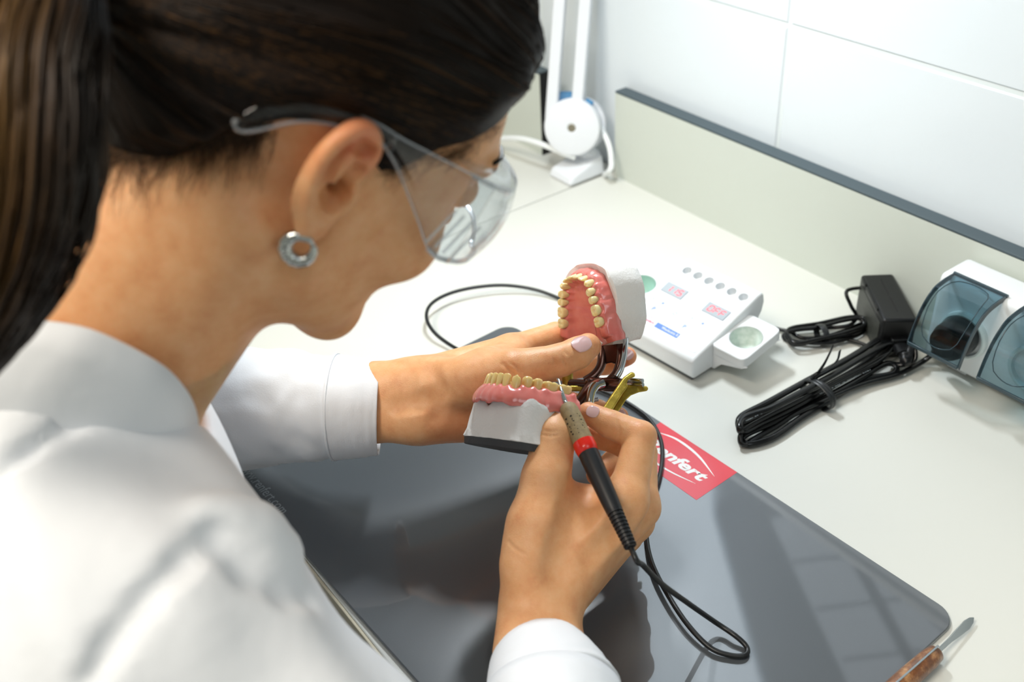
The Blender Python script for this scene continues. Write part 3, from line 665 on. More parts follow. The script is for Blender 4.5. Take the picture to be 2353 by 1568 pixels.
def tooth_vf(md, bl, h, kind, seed):
    rs = random.Random(seed); N = 28; vs = []; fs = []
    lv = [-3, -1, .6, h*.25, h*.5, h*.72, h*.88]
    ex = {'i': 2.5, 'c': 2.3, 'p': 2.4, 'm': 3.0}[kind]
    def prof(z):
        f = max(0, min(1, z/h))
        fm = .74+.26*math.sin(min(1, f*1.25)*math.pi/2)-(.05 if f > .85 else 0)
        if kind == 'i': fb = .98-.72*f**1.3
        elif kind == 'c': fb = 1.0-.62*f**1.6; fm -= .42*max(0, f-.62)/.38
        else: fb = .86+.16*math.sin(f*math.pi)-.10*f; fm -= .06*max(0, f-.7)/.3
        return fm, fb
    def se(c, e): return math.copysign(abs(c)**(2/e), c)
    for z in lv:
        fm, fb = prof(z)
        for k in range(N):
            a = 2*math.pi*k/N; x = se(math.cos(a), ex)*md/2*fm; y = se(math.sin(a), ex)*bl/2*fb
            lean = (.35 if kind in 'ic' else .10)*bl*.16*(z/h)
            zz = z
            if z <= 1: zz = z
            vs.append((x, y+lean, zz))
    fm, fb = prof(h*.95)
    for q in (.90, .68, .44, .2):
        for k in range(N):
            a = 2*math.pi*k/N; xn = se(math.cos(a), ex)*q; yn = se(math.sin(a), ex)*q
            r2 = xn*xn+yn*yn
            if kind == 'i': z = h-.35*r2-.10*xn*xn*4
            elif kind == 'c': z = h*1.0-1.5*abs(xn)-.4*r2
            elif kind == 'p': z = h+.1-2.0*math.exp(-(yn/.30)**2)*.75-.9*r2+(.35 if yn > 0 else -.25)
            else: z = h+.35-1.3*math.exp(-(yn/.26)**2)-1.0*math.exp(-(xn/.24)**2)-1.05*r2
            lean = (.35 if kind in 'ic' else .10)*bl*.16
            vs.append((xn*md/2*fm*.98, yn*bl/2*fb*.98+lean, z))
    nr = len(lv)+4
    c = len(vs); vs.append((0, 0, vs[-1][2] if kind != 'm' else h-1.8)); 
    for i in range(nr-1):
        for k in range(N): fs.append((i*N+k, i*N+(k+1) % N, (i+1)*N+(k+1) % N, (i+1)*N+k))
    for k in range(N): fs.append(((nr-1)*N+k, (nr-1)*N+(k+1) % N, c))
    fs.append(tuple(range(N))[::-1])
    return vs, fs
def dental(kind, R, o, s, root, mt):
    R = np.asarray(R); o = np.asarray(o)
    G = lambda p: o+R@(np.asarray(p, float)*s/1000)
    hf = HALF[kind]
    seq = [(-x, y, a, b, k) for x, y, a, b, k in hf[::-1]]+list(hf)
    cs = np.array([(q[0], q[1]) for q in seq])
    for i, (x, y, md, bl, kd) in enumerate(seq):
        tg = norm(cs[min(i+1, 13)]-cs[max(i-1, 0)]); nb = np.array([-tg[1], tg[0]])
        h = HT[kd]; vs, fs = tooth_vf(md*1.0, bl, h, kd, i)
        ctr = np.array([x, y])-nb*(0 if kd in 'ic' else 1.0)
        out = []
        for (a, b, z) in vs:
            p = ctr+tg*a+nb*b; out.append(G((p[0], p[1], z-h)))
        if kind == 'u' and False: pass
        # mirrored frames flip the winding, so let the mesh tell which way is out
        MB().add(out, fs).build('tooth', mt, root, smooth=True, sub=1)
    GE = 19 if kind == 'u' else 9
    # gum and palate: strips across the arch
    ends = [cs[0]+norm(cs[0]-cs[1])*GE, cs[0]+norm(cs[0]-cs[1])*GE*.62]
    ende = [cs[-1]+norm(cs[-1]-cs[-2])*GE*.62, cs[-1]+norm(cs[-1]-cs[-2])*GE]
    line = spline([np.append(p, 0) for p in ends+list(cs)+ende], 7)[:, :2]; n = len(line)
    rows = []
    for i in range(n):
        c = line[i]; tg = norm(line[min(i+1, n-1)]-line[max(i-1, 0)]); nb = np.array([-tg[1], tg[0]])
        d = [np.linalg.norm(c-q) for q in cs]; j = int(np.argmin(d)); near = min(1, d[j]/(seq[j][2]/2)); bl = seq[j][3]; hh = HT[seq[j][4]]
        e = min(i, n-1-i)/6.0; e = min(1, e)                          # the ends slope away behind the last tooth
        zc = -hh+(.9 if kind == 'u' else .1)+1.9*near**2.2 if e >= 1 else -hh-.2-2.0*(1-e)
        bulge = .6*(1-near)
        wv = .8*math.sin(i*.42)+.4*math.sin(i*.97+1)
        B = bl/2
        if kind == 'u':
            sec = [(B+1.9+bulge, -20+wv), (B+2.7+bulge, -15.5), (B+2.1+bulge, -12.5), (B+1.2+bulge*.7, -10.2), (B+.55, zc-.7), (B-.5, zc+.1), (0, zc+.5), (-B+.4, zc-.1), (-B-.7, zc-1.4), (-B-2.2, -11.5)]
            mid = np.array([0, min(c[1]-5.5, -9)]); vault = -12.5-7*min(1, max(0, (-mid[1]-8)/20))
            P = [np.append(c+nb*a, z) for a, z in sec]
            l0 = P[-1]
            for f in (.3, .6, .85, 1): 
                q = l0[:2]*(1-f)+mid*f; z = l0[2]*(1-f**.75)+vault*f**.75; z += .25*mnoise.noise(Vector((q[0]*.35, q[1]*.35, 0)))
                P.append(np.append(q, z))
        else:
            sec = [(B+4.6+bulge, -21+wv), (B+5.0+bulge, -17), (B+3.4+bulge, -13.5), (B+1.7+bulge*.7, -10.6), (B+.55, zc-.7), (B-.5, zc+.1), (0, zc+.5), (-B+.4, zc-.1), (-B-.7, zc-1.4), (-B-2.2, -12.5), (-B-3.2, -17), (-B-3.0, -22)]
            P = [np.append(c+nb*a, z) for a, z in sec]
        rows.append(P)
    m = len(rows[0]); vs = [G(p) for r in rows for p in r]; fs = []
    for i in range(n-1):
        for k in range(m-1): fs.append((i*m+k, i*m+k+1, (i+1)*m+k+1, (i+1)*m+k))
    g = MB().add(vs, fs).build('denture_base', m_gum, root, smooth=True, sub=1)
    sd = g.modifiers.new('thick', 'SOLIDIFY'); sd.thickness = .0012; sd.offset = 0
    # plaster base
    NN = 96; cy = -20.0; vs = []; fs = []
    if kind == 'u': rings = [(.50, -21), (.70, -20), (.84, -18.0), (.93, -16.2), (.98, -17.5), (1.0, -21), (1.02, -29), (1.01, -40), (.985, -47.5), (.93, -49), (.4, -49)]
    else: rings = [(.52, -22), (.74, -21), (.88, -19), (.94, -18), (.965, -19.5), (.985, -24), (.995, -31), (1.01, -38), (1.07, -43.6), (1.06, -44.2), (.4, -44.2)]
    for ri, (f, z) in enumerate(rings):
        for k in range(NN):
            a = 2*math.pi*k/NN; c_, s_ = math.cos(a), math.sin(a)
            hw, hl = ((39.5, 33.0 if s_ > 0 else 49) if kind == 'u' else (33.5, 22 if s_ > 0 else 33))
            r = 1/((abs(c_)/hw)**2.6+(abs(s_)/hl)**2.6)**(1/2.6)
            x, y = r*c_*f, r*s_*f
            yb = (-41 if kind == 'u' else -29.5)*min(1, f*1.02)
            if y < yb: y = yb+(y-yb)*.10
            # trimmed corners of the back
            q = abs(x)+(-y)*.75
            lim = (56 if kind == 'u' else 46)*f
            if y < 0 and q > lim: k_ = (q-lim)/2; x -= math.copysign(k_, x); y += k_*.75
            w = mnoise.noise(Vector((x*.09, y*.09, z*.09+(0 if kind == 'u' else 9))))
            w2 = mnoise.noise(Vector((x*.3, y*.3, z*.3)))
            zz = z
            if ri in (2, 3, 4): zz += (2.2 if kind == 'l' else 1.2)*w*2+(2.4*math.sin(a*7+1.3)**3 if kind == 'l' else .8*math.sin(a*5))
            if ri in (5, 6, 7, 8): x += c_*(w*1.3+w2*.3); y += s_*(w*1.3+w2*.3)
            vs.append(G((x, y+cy, zz+.25*w2)))
    nr = len(rings)
    for i in range(nr-1):
        for k in range(NN): fs.append((i*NN+k, i*NN+(k+1) % NN, (i+1)*NN+(k+1) % NN, (i+1)*NN+k))
    fs.append(tuple(range(NN))[::-1]); fs.append(tuple((nr-1)*NN+k for k in range(NN)))
    MB().add(vs, fs).build('plaster_base', m_plaster, root, smooth=.75)
    if kind == 'l':
        b = MB(); top = []; bot = []
        for k in range(NN):
            v = np.array(vs[(nr-2)*NN+k]); ctr = G((0, cy, -44.2)); d = v-ctr
            top.append(ctr+d*.995-R[:, 2]*.0002); bot.append(ctr+d*.97-R[:, 2]*.0048)
        b.add(top+bot, [tuple(range(NN)), tuple(range(NN, 2*NN))[::-1]]+[(k, (k+1) % NN, NN+(k+1) % NN, NN+k) for k in range(NN)])
        b.build('mounting_plate', m_plate, root, smooth=.6)
RU = np.array([[.877, -.4615, -.0974], [.0079, .2234, -.9701], [.4695, .8584, .1982]])
RU = np.stack([RU[:, 0], RU[:, 1], np.cross(RU[:, 0], RU[:, 1])], 1); OU = np.array([-.5243, .4189, .1663+TZ])
RL = np.array([[-.8997, -.078, -.4295], [-.1991, -.8022, .5629], [-.3885, .5919, .7062]])
RL = np.stack([RL[:, 0], RL[:, 1], np.cross(RL[:, 0], RL[:, 1])], 1); OL = np.array([-.4623, .3061, .1668+TZ])
um = empty('dental_model', OU+RU@np.array([0, -.02, -.03]), 'upper plaster dental model with pink palate, held open by the thumb', 'dental model')
lm = empty('dental_model', OL+RL@np.array([0, -.02, -.03]), 'lower plaster dental model whose molar the tool tip touches', 'dental model')
dental('u', RU, OU, .88, um, m_tooth)
dental('l', RL, OL, 1.0, lm, m_tooth2)

# ---------------------------------------------------------------- articulator carrying both models
m_bronze = mat('dark_bronze', '#6b5148', .24, metal=.9, var=('#57413b', 60))
m_chrome = mat('chrome', '#c9ced2', .10, metal=1.)
m_gold = mat('worn_brass', '#cdb24e', .36, metal=.85, var=('#a48d38', 140), bump=(500, .25, .0006))
art = empty('articulator', W(1390, 875, .77), 'bronze and brass hinge frame joining the two dental models', 'articulator')
def wt(L): return [W(*p) for p in L]
MB().add(*tube_vf(spline(wt([(1306, 880, .795), (1345, 882, .787), (1352, 882, .785)]), 6), .0032, 16)).build('hinge_bar', m_bronze, art, smooth=.9)
MB().add(*tube_vf(spline(wt([(1350, 881, .786), (1372, 883, .782), (1400, 884, .776), (1428, 885, .770)]), 6), [.0036, .0046, .0052, .0052, .005, .005, .0052, .0052, .005, .005, .0052, .0054, .0054, .0054, .0054, .0054, .0052, .0050, .0048], 18)).build('hinge_barrel', m_bronze, art, smooth=.9)
MB().add(*lathe_vf([(.0005, -.001), (.0040, 0), (.0043, .002), (.0043, .0085), (.0038, .0098), (.0005, .0102)], W(1304, 884, .796), CU, 20)).build('brass_knob', m_gold, art, smooth=.6)
MB().add(*box_vf(W(1329, 893, .790), (.014, .0045, .006), np.stack([CR, CU, -CF], 1))).build('brass_stop', m_gold, art, bevel=.0012)
up = MB()
up.add(*tube_vf(spline(wt([(1345, 876, .786), (1366, 862, .787), (1380, 842, .789), (1384, 818, .791), (1385, 786, .794)]), 6), .0036, 12, flat=.75, A0=CR))
up.build('upper_arm_leg', m_bronze, art, smooth=.9)
MB().add(*tube_vf(spline(wt([(1402, 876, .776), (1415, 862, .777), (1424, 842, .779), (1428, 818, .781), (1429, 786, .785)]), 6), .0038, 12, flat=.75, A0=CR)).build('upper_arm_leg', m_bronze, art, smooth=.9)
web = [(1384, 776), (1430, 776), (1429, 812), (1426, 834), (1416, 838), (1405, 834), (1394, 836), (1384, 846), (1380, 836), (1384, 812)]
dd = lambda x: .7905-(x-1385)*.00019
vs = [W(x, y, dd(x)) for x, y in web]+[W(x, y, dd(x)+.0045) for x, y in web]; n = len(web)
MB().add(vs, [tuple(range(n))[::-1], tuple(range(n, 2*n))]+[(i, (i+1) % n, n+(i+1) % n, n+i) for i in range(n)]).build('upper_arm_plate', m_bronze, art, bevel=.001, smooth=.6)
MB().add(*tube_vf(spline(wt([(1416, 866, .767), (1427, 846, .769), (1434, 822, .772), (1437, 795, .776), (1440, 765, .785)]), 6), .0020, 14)).build('chrome_rod', m_chrome, art, smooth=.9)
MB().add(*tube_vf(wt([(1436, 873, .767), (1477, 876, .757)]), .0017, 14)).build('set_screw', m_chrome, art, smooth=.6)
MB().add(*tube_vf(wt([(1440, 883, .766), (1478, 885, .757)]), .0016, 14)).build('set_screw', m_chrome, art, smooth=.6)
MB().add(*tube_vf(spline(wt([(1382, 880, .772), (1368, 886, .768), (1359, 902, .764), (1356, 925, .760), (1357, 948, .758)]), 6), [.0046-.0001*k for k in range(25)], 14, flat=.8)).build('lower_arm', m_chrome, art, smooth=.9)
MB().add(*tube_vf(spline(wt([(1366, 884, .782), (1352, 898, .778), (1341, 914, .772), (1325, 935, .765), (1300, 955, .755)]), 6), .0052, 14, flat=.8)).build('lower_arm', m_bronze, art, smooth=.9)
def slab(name, poly, d, th, m):                # a cast plate: outline at distance d(x, y), th thick
    n = len(poly); vs = [W(x, y, d(x, y)) for x, y in poly]+[W(x, y, d(x, y)+th) for x, y in poly]
    return MB().add(vs, [tuple(range(n))[::-1], tuple(range(n, 2*n))]+[(i, (i+1) % n, n+(i+1) % n, n+i) for i in range(n)]).build(name, m, art, bevel=.0011, smooth=.6)
slab('brass_lever', [(1432, 868), (1450, 855), (1458, 857), (1460, 866), (1444, 872), (1440, 882), (1444, 888), (1430, 906), (1406, 945), (1392, 966), (1362, 968), (1384, 938), (1410, 900)], lambda x, y: .757-(y-855)*.00020, .007, m_gold)
slab('brass_prong', [(1440, 884), (1466, 886), (1487, 888), (1490, 893), (1487, 899), (1468, 902), (1450, 909), (1438, 920), (1424, 942), (1408, 962), (1398, 958), (1428, 908)], lambda x, y: .760-(y-885)*.00020, .006, m_gold)
sp = [W(1364+.85*k/3+(0), 920-k*.05+4.2*math.sin(k*1.05), .771+.0012*math.cos(k*1.05)) for k in range(40)]
MB().add(*tube_vf(sp, .00035, 6)).build('coil_spring', m_chrome, art, smooth=True)
# ---------------------------------------------------------------- electric wax knife handpiece with its lead
t = NT('worn_cork_grip'); n = t.noise(350, 3, .6, vec=t.tc('Object', (1, 1, 1))); r = t.ramp(n.outputs['Fac'], [(.22, '#5f533c'), (.34, '#8a7855'), (.7, '#a08b64')]); t.link(r.outputs['Color'], t.b.inputs['Base Color']); t.b.inputs['Roughness'].default_value = .62; t.bump(n.outputs['Fac'], .2, .0005); m_cork = t.m
m_redring = mat('bright_red_ring', '#e2200f', .3, coat=.3)
m_blkmatte = mat('matt_black_grip', '#141518', .42)
m_lead = mat('black_rubber_lead', '#111315', .38)
PT, PB = W(1290, 905, .689), W(1449, 1257, .628)
PD = norm(PB-PT); PL = np.linalg.norm(PB-PT)
pen = empty('wax_knife_handpiece', (PT+PB)/2, 'electric wax handpiece with cork grip and red ring in the right hand', 'dental handpiece')
def along(px, py):                             # distance along the handpiece of a place seen in the photograph
    best = min(np.linspace(-.03, PL+.02, 800), key=lambda s: (proj(PT+PD*s)[0]-px)**2+(proj(PT+PD*s)[1]-py)**2); return best
s_c, s_r0, s_r1, s_rib, s_e = along(1304, 932), along(1342, 1016), along(1353, 1043), along(1412, 1175), PL
MB().add(*tube_vf(spline([W(1280.5, 872, .7005), W(1284, 874, .6990), W(1287.5, 886, .6945), W(1290.5, 900, .6905), PT+PD*.004], 5), [.0006, .0008, .0009, .0009, .0009, .00085, .0008, .0008, .0008, .0008, .0009, .001, .0011, .0012, .0013, .0014, .0015, .0015, .0015, .0015, .0015], 12)).build('working_tip', m_steel, pen, smooth=.9)
fer = [(.0005, 0), (.0015, 0)]
for k in range(7): fer += [(.0018, .0006+k*.0009), (.0015, .0010+k*.0009)]
fer += [(.0020, .0080), (.0022, s_c+.004)]
MB().add(*lathe_vf(fer, PT, PD, 20)).build('ferrule', m_steel, pen, smooth=.5)
MB().add(*lathe_vf([(.0005, s_c-.0005), (.0040, s_c-.0006), (.0056, s_c+.0012), (.0064, s_c+.005), (.0067, s_c+.012), (.0069, s_r0-.003), (.0069, s_r0)], PT, PD, 28)).build('cork_grip', m_cork, pen, smooth=.7)
gm = MB(); random.seed(11)
vdir = norm(np.array([0, 0, H+TZ])-PT); vdir = norm(vdir-PD*(vdir@PD)); vs_ = np.cross(PD, vdir)
for rowa in (.05, .62, -.75):                    # worn dark marks pressed into the grip
    sg = s_c+.010+random.random()*.003
    while sg < s_r0-.004:
        an = rowa+random.uniform(-.10, .10); nn_ = math.cos(an)*vdir+math.sin(an)*vs_; tt_ = np.cross(nn_, PD); ro = random.uniform(-.7, .7)
        rr_ = np.interp(sg-s_c, [.005, .012, .04], [.0064, .0067, .0069])
        R_ = np.stack([math.cos(ro)*PD+math.sin(ro)*tt_, -math.sin(ro)*PD+math.cos(ro)*tt_, nn_], 1)
        gm.add(*box_vf(PT+PD*sg+nn_*rr_, (random.choice([.0006, .0011]), random.choice([.0005, .0013]), .0002), R_)); sg += random.uniform(.0014, .0034)
setp(gm.build('grip_marks', mat('dark_grip_mark', '#2a2218', .7), pen, smooth=False), kind='stuff')
MB().add(*lathe_vf([(.0060, s_r0-.001), (.0072, s_r0), (.0074, (s_r0+s_r1)/2), (.0070, s_r1-.0012), (.0060, s_r1)], PT, PD, 28)).build('red_ring', m_redring, pen, smooth=.7)
MB().add(*lathe_vf([(.0050, s_r1-.001), (.0066, s_r1-.0003), (.0067, s_r1+.004), (.0058, s_rib-.008), (.0053, s_rib)], PT, PD, 28)).build('black_shaft', m_blkmatte, pen, smooth=.7)
pr = [(.0030, s_rib-.001), (.0052, s_rib)]
nr_ = 10
for k in range(nr_):
    a = s_rib+(s_e-s_rib)*(k+.15)/nr_; w_ = (s_e-s_rib)/nr_; rr = .0052-.0012*k/nr_
    pr += [(rr, a), (rr, a+w_*.45), (rr-.0009, a+w_*.55), (rr-.0009, a+w_*.85)]
pr += [(.0040, s_e), (.0030, s_e+.0006), (.0012, s_e+.0008)]
MB().add(*lathe_vf(pr, PT, PD, 24)).build('strain_relief', m_blkmatte, pen, smooth=.4)
mz = MT+.0028
P = [PB, PB+PD*.010]+[W(1478, 1300, .640), W(1520, 1342, .655), W(1580, 1386, .672)]+[T(x, y, z) for x, y, z in [(1640, 1428, .014), (1690, 1462, mz+.003), (1716, 1488, mz), (1712, 1506, mz), (1680, 1507, mz), (1632, 1489, mz+.001), (1580, 1436, mz+.003), (1535, 1368, mz+.004), (1500, 1300, mz+.003), (1486, 1240, mz), (1488, 1190, mz), (1502, 1140, mz), (1517, 1090, mz), (1522, 1040, mz), (1514, 1000, mz), (1488, 960, mz), (1445, 928, mz), (1400, 905, mz), (1330, 880, mz), (1240, 862, mz), (1150, 842, mz), (1075, 814, mz+.001), (1030, 790, .006), (996, 762, .010), (980, 730, .014), (990, 700, .014), (1030, 676, .013), (1090, 661, .012), (1160, 656, .010), (1230, 666, .006), (1290, 688, .003), (1345, 712, .0032), (1400, 728, .0032)]]+[UP(-.075, .085, .010)-UV*0+np.array([0, .055, -.008]), UP(-.070, .125, .0032), UP(-.066, .108, .010), UP(-.066, .099, .014)]
P = P[:-5]+[T(1395, 728, .0036), T(1432, 738, .0050), UP(-.0990, .022, .0120), UP(-.0916, .022, .0135)]
MB().add(*tube_vf(spline(P, 8), .00185, 10)).build('lead', m_lead, pen, smooth=True)
# ---------------------------------------------------------------- implicit surfaces for the figure
f32 = np.float32
def s_cone(P, a, b, ra, rb):
    a = np.asarray(a, f32); b = np.asarray(b, f32); ab = b-a; L = float(ab@ab)+1e-12
    q = P-a; t_ = np.clip((q@ab)/L, 0, 1)
    q -= t_[:, None]*ab
    return np.sqrt(np.einsum('ij,ij->i', q, q))-(ra+(rb-ra)*t_)
def s_ell(P, c, r, R=None):
    q = P-np.asarray(c, f32)
    if R is not None: q = q@np.asarray(R, f32)
    r = np.asarray(r, f32); k0 = np.sqrt(((q/r)**2).sum(1)); k1 = np.sqrt(((q/(r*r))**2).sum(1))+1e-9
    return k0*(k0-1)/k1
def smin(a, b, k):
    h = np.clip(.5+.5*(b-a)/k, 0, 1); return b+(a-b)*h-k*h*(1-h)
def smax(a, b, k): return -smin(-a, -b, k)
def ssub(a, b, k): return smax(a, -b, k)
def nets(fn, lo, hi, h, name=None):
    """Surface nets on a regular grid, then the points are pulled onto the surface."""
    lo = np.asarray(lo, float); n = np.ceil((np.asarray(hi)-lo)/h).astype(int)+1
    # coarse pass: only blocks near the surface are sampled finely
    B = 8; nb = -(-n//B)
    c = np.stack(np.meshgrid(*[lo[i]+(np.arange(nb[i])+.5)*B*h for i in range(3)], indexing='ij'), -1).reshape(-1, 3).astype(f32)
    dc = fn(c); keep = np.abs(dc) < B*h*1.9
    n = nb*B
    D = np.where(np.repeat(np.repeat(np.repeat((dc < 0).reshape(nb), B, 0), B, 1), B, 2), f32(-1), f32(1))
    g = np.stack(np.meshgrid(*[np.arange(B)]*3, indexing='ij'), -1).reshape(-1, 3)
    idx = np.argwhere(keep.reshape(nb))
    for s in range(0, len(idx), 400):
        I = (idx[s:s+400, None, :]*B+g[None]).reshape(-1, 3)
        v = fn((lo+I*h).astype(f32)); D[I[:, 0], I[:, 1], I[:, 2]] = v
    sg = D < 0
    S = sg.astype(np.int8)
    cnt = S[:-1, :-1, :-1]+S[1:, :-1, :-1]+S[:-1, 1:, :-1]+S[1:, 1:, :-1]+S[:-1, :-1, 1:]+S[1:, :-1, 1:]+S[:-1, 1:, 1:]+S[1:, 1:, 1:]
    act = (cnt > 0) & (cnt < 8)
    cells = np.argwhere(act); ids = np.full(act.shape, -1, np.int64); ids[tuple(cells.T)] = np.arange(len(cells))
    acc = np.zeros((len(cells), 3)); w = np.zeros(len(cells))
    off = [(i, j, k) for i in (0, 1) for j in (0, 1) for k in (0, 1)]
    for a in off:
        for ax in range(3):
            if a[ax]: continue
            b = list(a); b[ax] = 1
            da = D[cells[:, 0]+a[0], cells[:, 1]+a[1], cells[:, 2]+a[2]]; db = D[cells[:, 0]+b[0], cells[:, 1]+b[1], cells[:, 2]+b[2]]
            m = (da < 0) != (db < 0); t_ = np.where(m, da/np.where(m, da-db, 1), 0)
            p = np.array(a)[None]+np.zeros((len(cells), 3)); p[:, ax] += t_
            acc += p*m[:, None]; w += m
    V = lo+(cells+acc/w[:, None])*h
    F = []
    for ax in range(3):
        u, v = (ax+1) % 3, (ax+2) % 3
        sl = [slice(None)]*3; s2 = [slice(None)]*3; sl[ax] = slice(0, -1); s2[ax] = slice(1, None)
        ch = sg[tuple(sl)] != sg[tuple(s2)]
        e = np.argwhere(ch); e = e[(e[:, u] > 0) & (e[:, v] > 0) & (e[:, u] < sg.shape[u]-1) & (e[:, v] < sg.shape[v]-1)]
        inside = sg[tuple(e.T)]
        def cid(du, dv):
            q = e.copy(); q[:, u] -= du; q[:, v] -= dv; return ids[tuple(q.T)]
        quad = np.stack([cid(1, 1), cid(0, 1), cid(0, 0), cid(1, 0)], 1)
        quad[~inside] = quad[~inside][:, ::-1]
        F.append(quad)
    F = np.concatenate(F)
    for it in range(2):
        d = fn(V.astype(f32)); G = np.stack([fn((V+np.eye(3)[i]*h*.3).astype(f32))-d for i in range(3)], 1)/(h*.3)
        V = V-(d/np.maximum((G*G).sum(1), .25))[:, None]*G*.8
    return V, F
def np_mesh(name, V, F, m, parent=None, smooth=True):
    me = bpy.data.meshes.new(name); V = np.asarray(V, np.float32); F = np.asarray(F, np.int32)
    me.vertices.add(len(V)); me.vertices.foreach_set('co', V.ravel()); me.loops.add(F.size); me.loops.foreach_set('vertex_index', F.ravel())
    me.polygons.add(len(F)); me.polygons.foreach_set('loop_start', np.arange(len(F), dtype=np.int32)*F.shape[1]); me.polygons.foreach_set('loop_total', np.full(len(F), F.shape[1], np.int32))
    me.update(calc_edges=True); me.validate()
    if smooth: me.polygons.foreach_set('use_smooth', [True]*len(me.polygons))
    if m is not None: me.materials.append(m)
    o = bpy.data.objects.new(name, me); o.location = recenter(me); return finish(o, parent)

def hit(fn, px, py, d0=.33, d1=.9):
    px = np.atleast_1d(np.asarray(px, float)); py = np.atleast_1d(np.asarray(py, float))
    R_ = np.stack([(px-CX)/FPX, -(py-CY)/FPX, np.ones_like(px)], 1)@RC; o = np.array([0, 0, H+TZ]); d = np.full(len(px), d0); nn = np.linalg.norm(R_, axis=1)
    for _ in range(90):
        v = fn((o+R_*d[:, None]).astype(f32)); d = np.minimum(d+.85*v/nn, d1)
    return o+R_*d[:, None], d

# ---------------------------------------------------------------- pose of the head
def head_axes(yaw, pitch, roll):
    Fw = np.array([math.sin(yaw)*math.cos(pitch), math.cos(yaw)*math.cos(pitch), -math.sin(pitch)])
    X = np.array([math.cos(yaw), -math.sin(yaw), 0]); U = np.cross(X, Fw); c, s = math.cos(roll), math.sin(roll)
    return np.stack([c*X+s*U, Fw, -s*X+c*U], 1)
HA = head_axes(math.radians(7.5), math.radians(36.6), math.radians(-6.7)); HC = np.array([-.4556, .1950, .3812+TZ])
def HW(p): return HC+HA@np.asarray(p, float)
def to_head(P): return (P-HC.astype(f32))@HA.astype(f32)
EB = norm(np.array([.27, -.96, -.06])); EU = norm(np.array([.10, -.14, .985])); EU = norm(EU-EB*(EU@EB)); EN = np.cross(EU, EB)   # ear: back, up, and out of its plane
if EN[0] < 0: EN = -EN
def sd_ear(q):                                  # head coordinates, right side
    C0 = np.array([.0725, -.002, .001])
    E = lambda b, u, n=0: C0+EB*b/1000+EU*u/1000+EN*n/1000
    R = np.stack([EB, EU, EN], 1)
    hel = spline([E(1, 3, -1), E(-4, 10, 0), E(-5, 19, 1), E(1, 27.5, 2), E(10, 30.5, 3), E(18, 27, 4), E(22.5, 18, 4), E(22.5, 7, 3.5), E(19.5, -4, 3), E(14.5, -14, 2.5), E(9, -22, 2)], 3)
    d = None; n = len(hel)
    for i in range(n-1):
        ra, rb = (.0040-.0016*abs(i/n-.45)*1.6 for i in (i, i+1))
        e = s_cone(q, hel[i], hel[i+1], ra, rb); d = e if d is None else np.minimum(d, e)
    plate = s_ell(q, E(9, 4, -1.0), (.0165, .0285, .0030), R)
    d = smin(d, plate, .004)
    anti = spline([E(5, 23, 1), E(11, 16, 2.5), E(13.5, 7, 3.6), E(11.5, -4, 3.6), E(6.5, -12, 3.0)], 3)
    for i in range(len(anti)-1): d = smin(d, s_cone(q, anti[i], anti[i+1], .0026, .0026), .003)
    d = smin(d, s_ell(q, E(4.5, -22.5, 1.0), (.0078, .0085, .0036), R), .005)
    d = smin(d, s_cone(q, E(-3.5, -10, 1.5), E(3, -15, 1.5), .0030, .0034), .004)
    # root of the ear against the head
    d = smin(d, s_cone(q, E(3, 14, -6), E(4, -12, -6), .008, .007), .008)
    # hollows: concha, fossa under the rim
    d = ssub(d, s_ell(q, E(4.4, -1.5, 4.0), (.0086, .0108, .0100), R), .0025)
    d = ssub(d, s_ell(q, E(2.0, 9.5, 4.5), (.0062, .0054, .0070), R), .0020)
    d = ssub(d, s_ell(q, E(3.0, 20.5, 4.6), (.0062, .0050, .0068), R), .0018)
    sc = spline([E(9, 24.5, 4.6), E(15.5, 20, 5.2), E(17.5, 10, 5.6), E(15.5, -1, 5.4), E(11.5, -9, 5)], 3)
    for i in range(len(sc)-1): d = ssub(d, s_cone(q, sc[i], sc[i+1], .0029, .0029), .0014)
    # tragus and the ear hole behind it
    d = smin(d, s_ell(q, E(-4.6, -3.0, 2.4), (.0030, .0052, .0032), R), .0025)
    d = ssub(d, s_cone(q, E(1.2, -2.5, 3), E(-1.5, -3.0, -14), .0046, .0036), .0012)
    return d
def sd_skull(q):                                # head without ears, head coordinates
    d = s_ell(q, (0, -.010, .043), (.0725, .0945, .0870))
    d = smin(d, s_ell(q, (0, .044, .030), (.0615, .0470, .0500)), .02)
    d = smin(d, s_ell(q, (0, .036, -.024), (.0600, .0430, .0640)), .025)
    m = np.abs(q[:, 0]); qm = np.stack([m, q[:, 1], q[:, 2]], 1)
    d = smin(d, s_cone(qm, (.050, .008, -.050), (.018, .059, -.0865), .0120, .0150), .022)
    d = smin(d, s_ell(q, (0, .0625, -.0915), (.0220, .0175, .0165)), .016)
    d = smin(d, s_cone(qm, (.058, .012, -.010), (.052, .010, -.050), .0130, .0120), .02)
    d = smin(d, s_ell(qm, (.045, .058, -.024), (.0200, .0170, .0190)), .02)
    d = smin(d, s_ell(q, (0, .016, -.060), (.0430, .0480, .0340)), .03)
    d = smin(d, s_cone(qm, (.012, .090, .032), (.040, .080, .030), .0065, .0060), .010)       # brow
    d = ssub(d, s_ell(qm, (.032, .096, .010), (.0170, .0110, .0110)), .010)                    # eye socket
    d = smin(d, s_ell(qm, (.031, .078, .010), (.0130, .0120, .0110)), .003)                    # lids over the eye
    d = smin(d, s_cone(q, (0, .086, .018), (0, .100, -.017), .0060, .0080), .010)              # nose
    d = smin(d, s_ell(qm, (.010, .091, -.021), (.0065, .0080, .0060)), .006)
    d = smin(d, s_ell(q, (0, .0800, -.052), (.0230, .0090, .0055)), .005)                      # lips
    d = smin(d, s_ell(q, (0, .0785, -.061), (.0200, .0095, .0060)), .005)
    return d
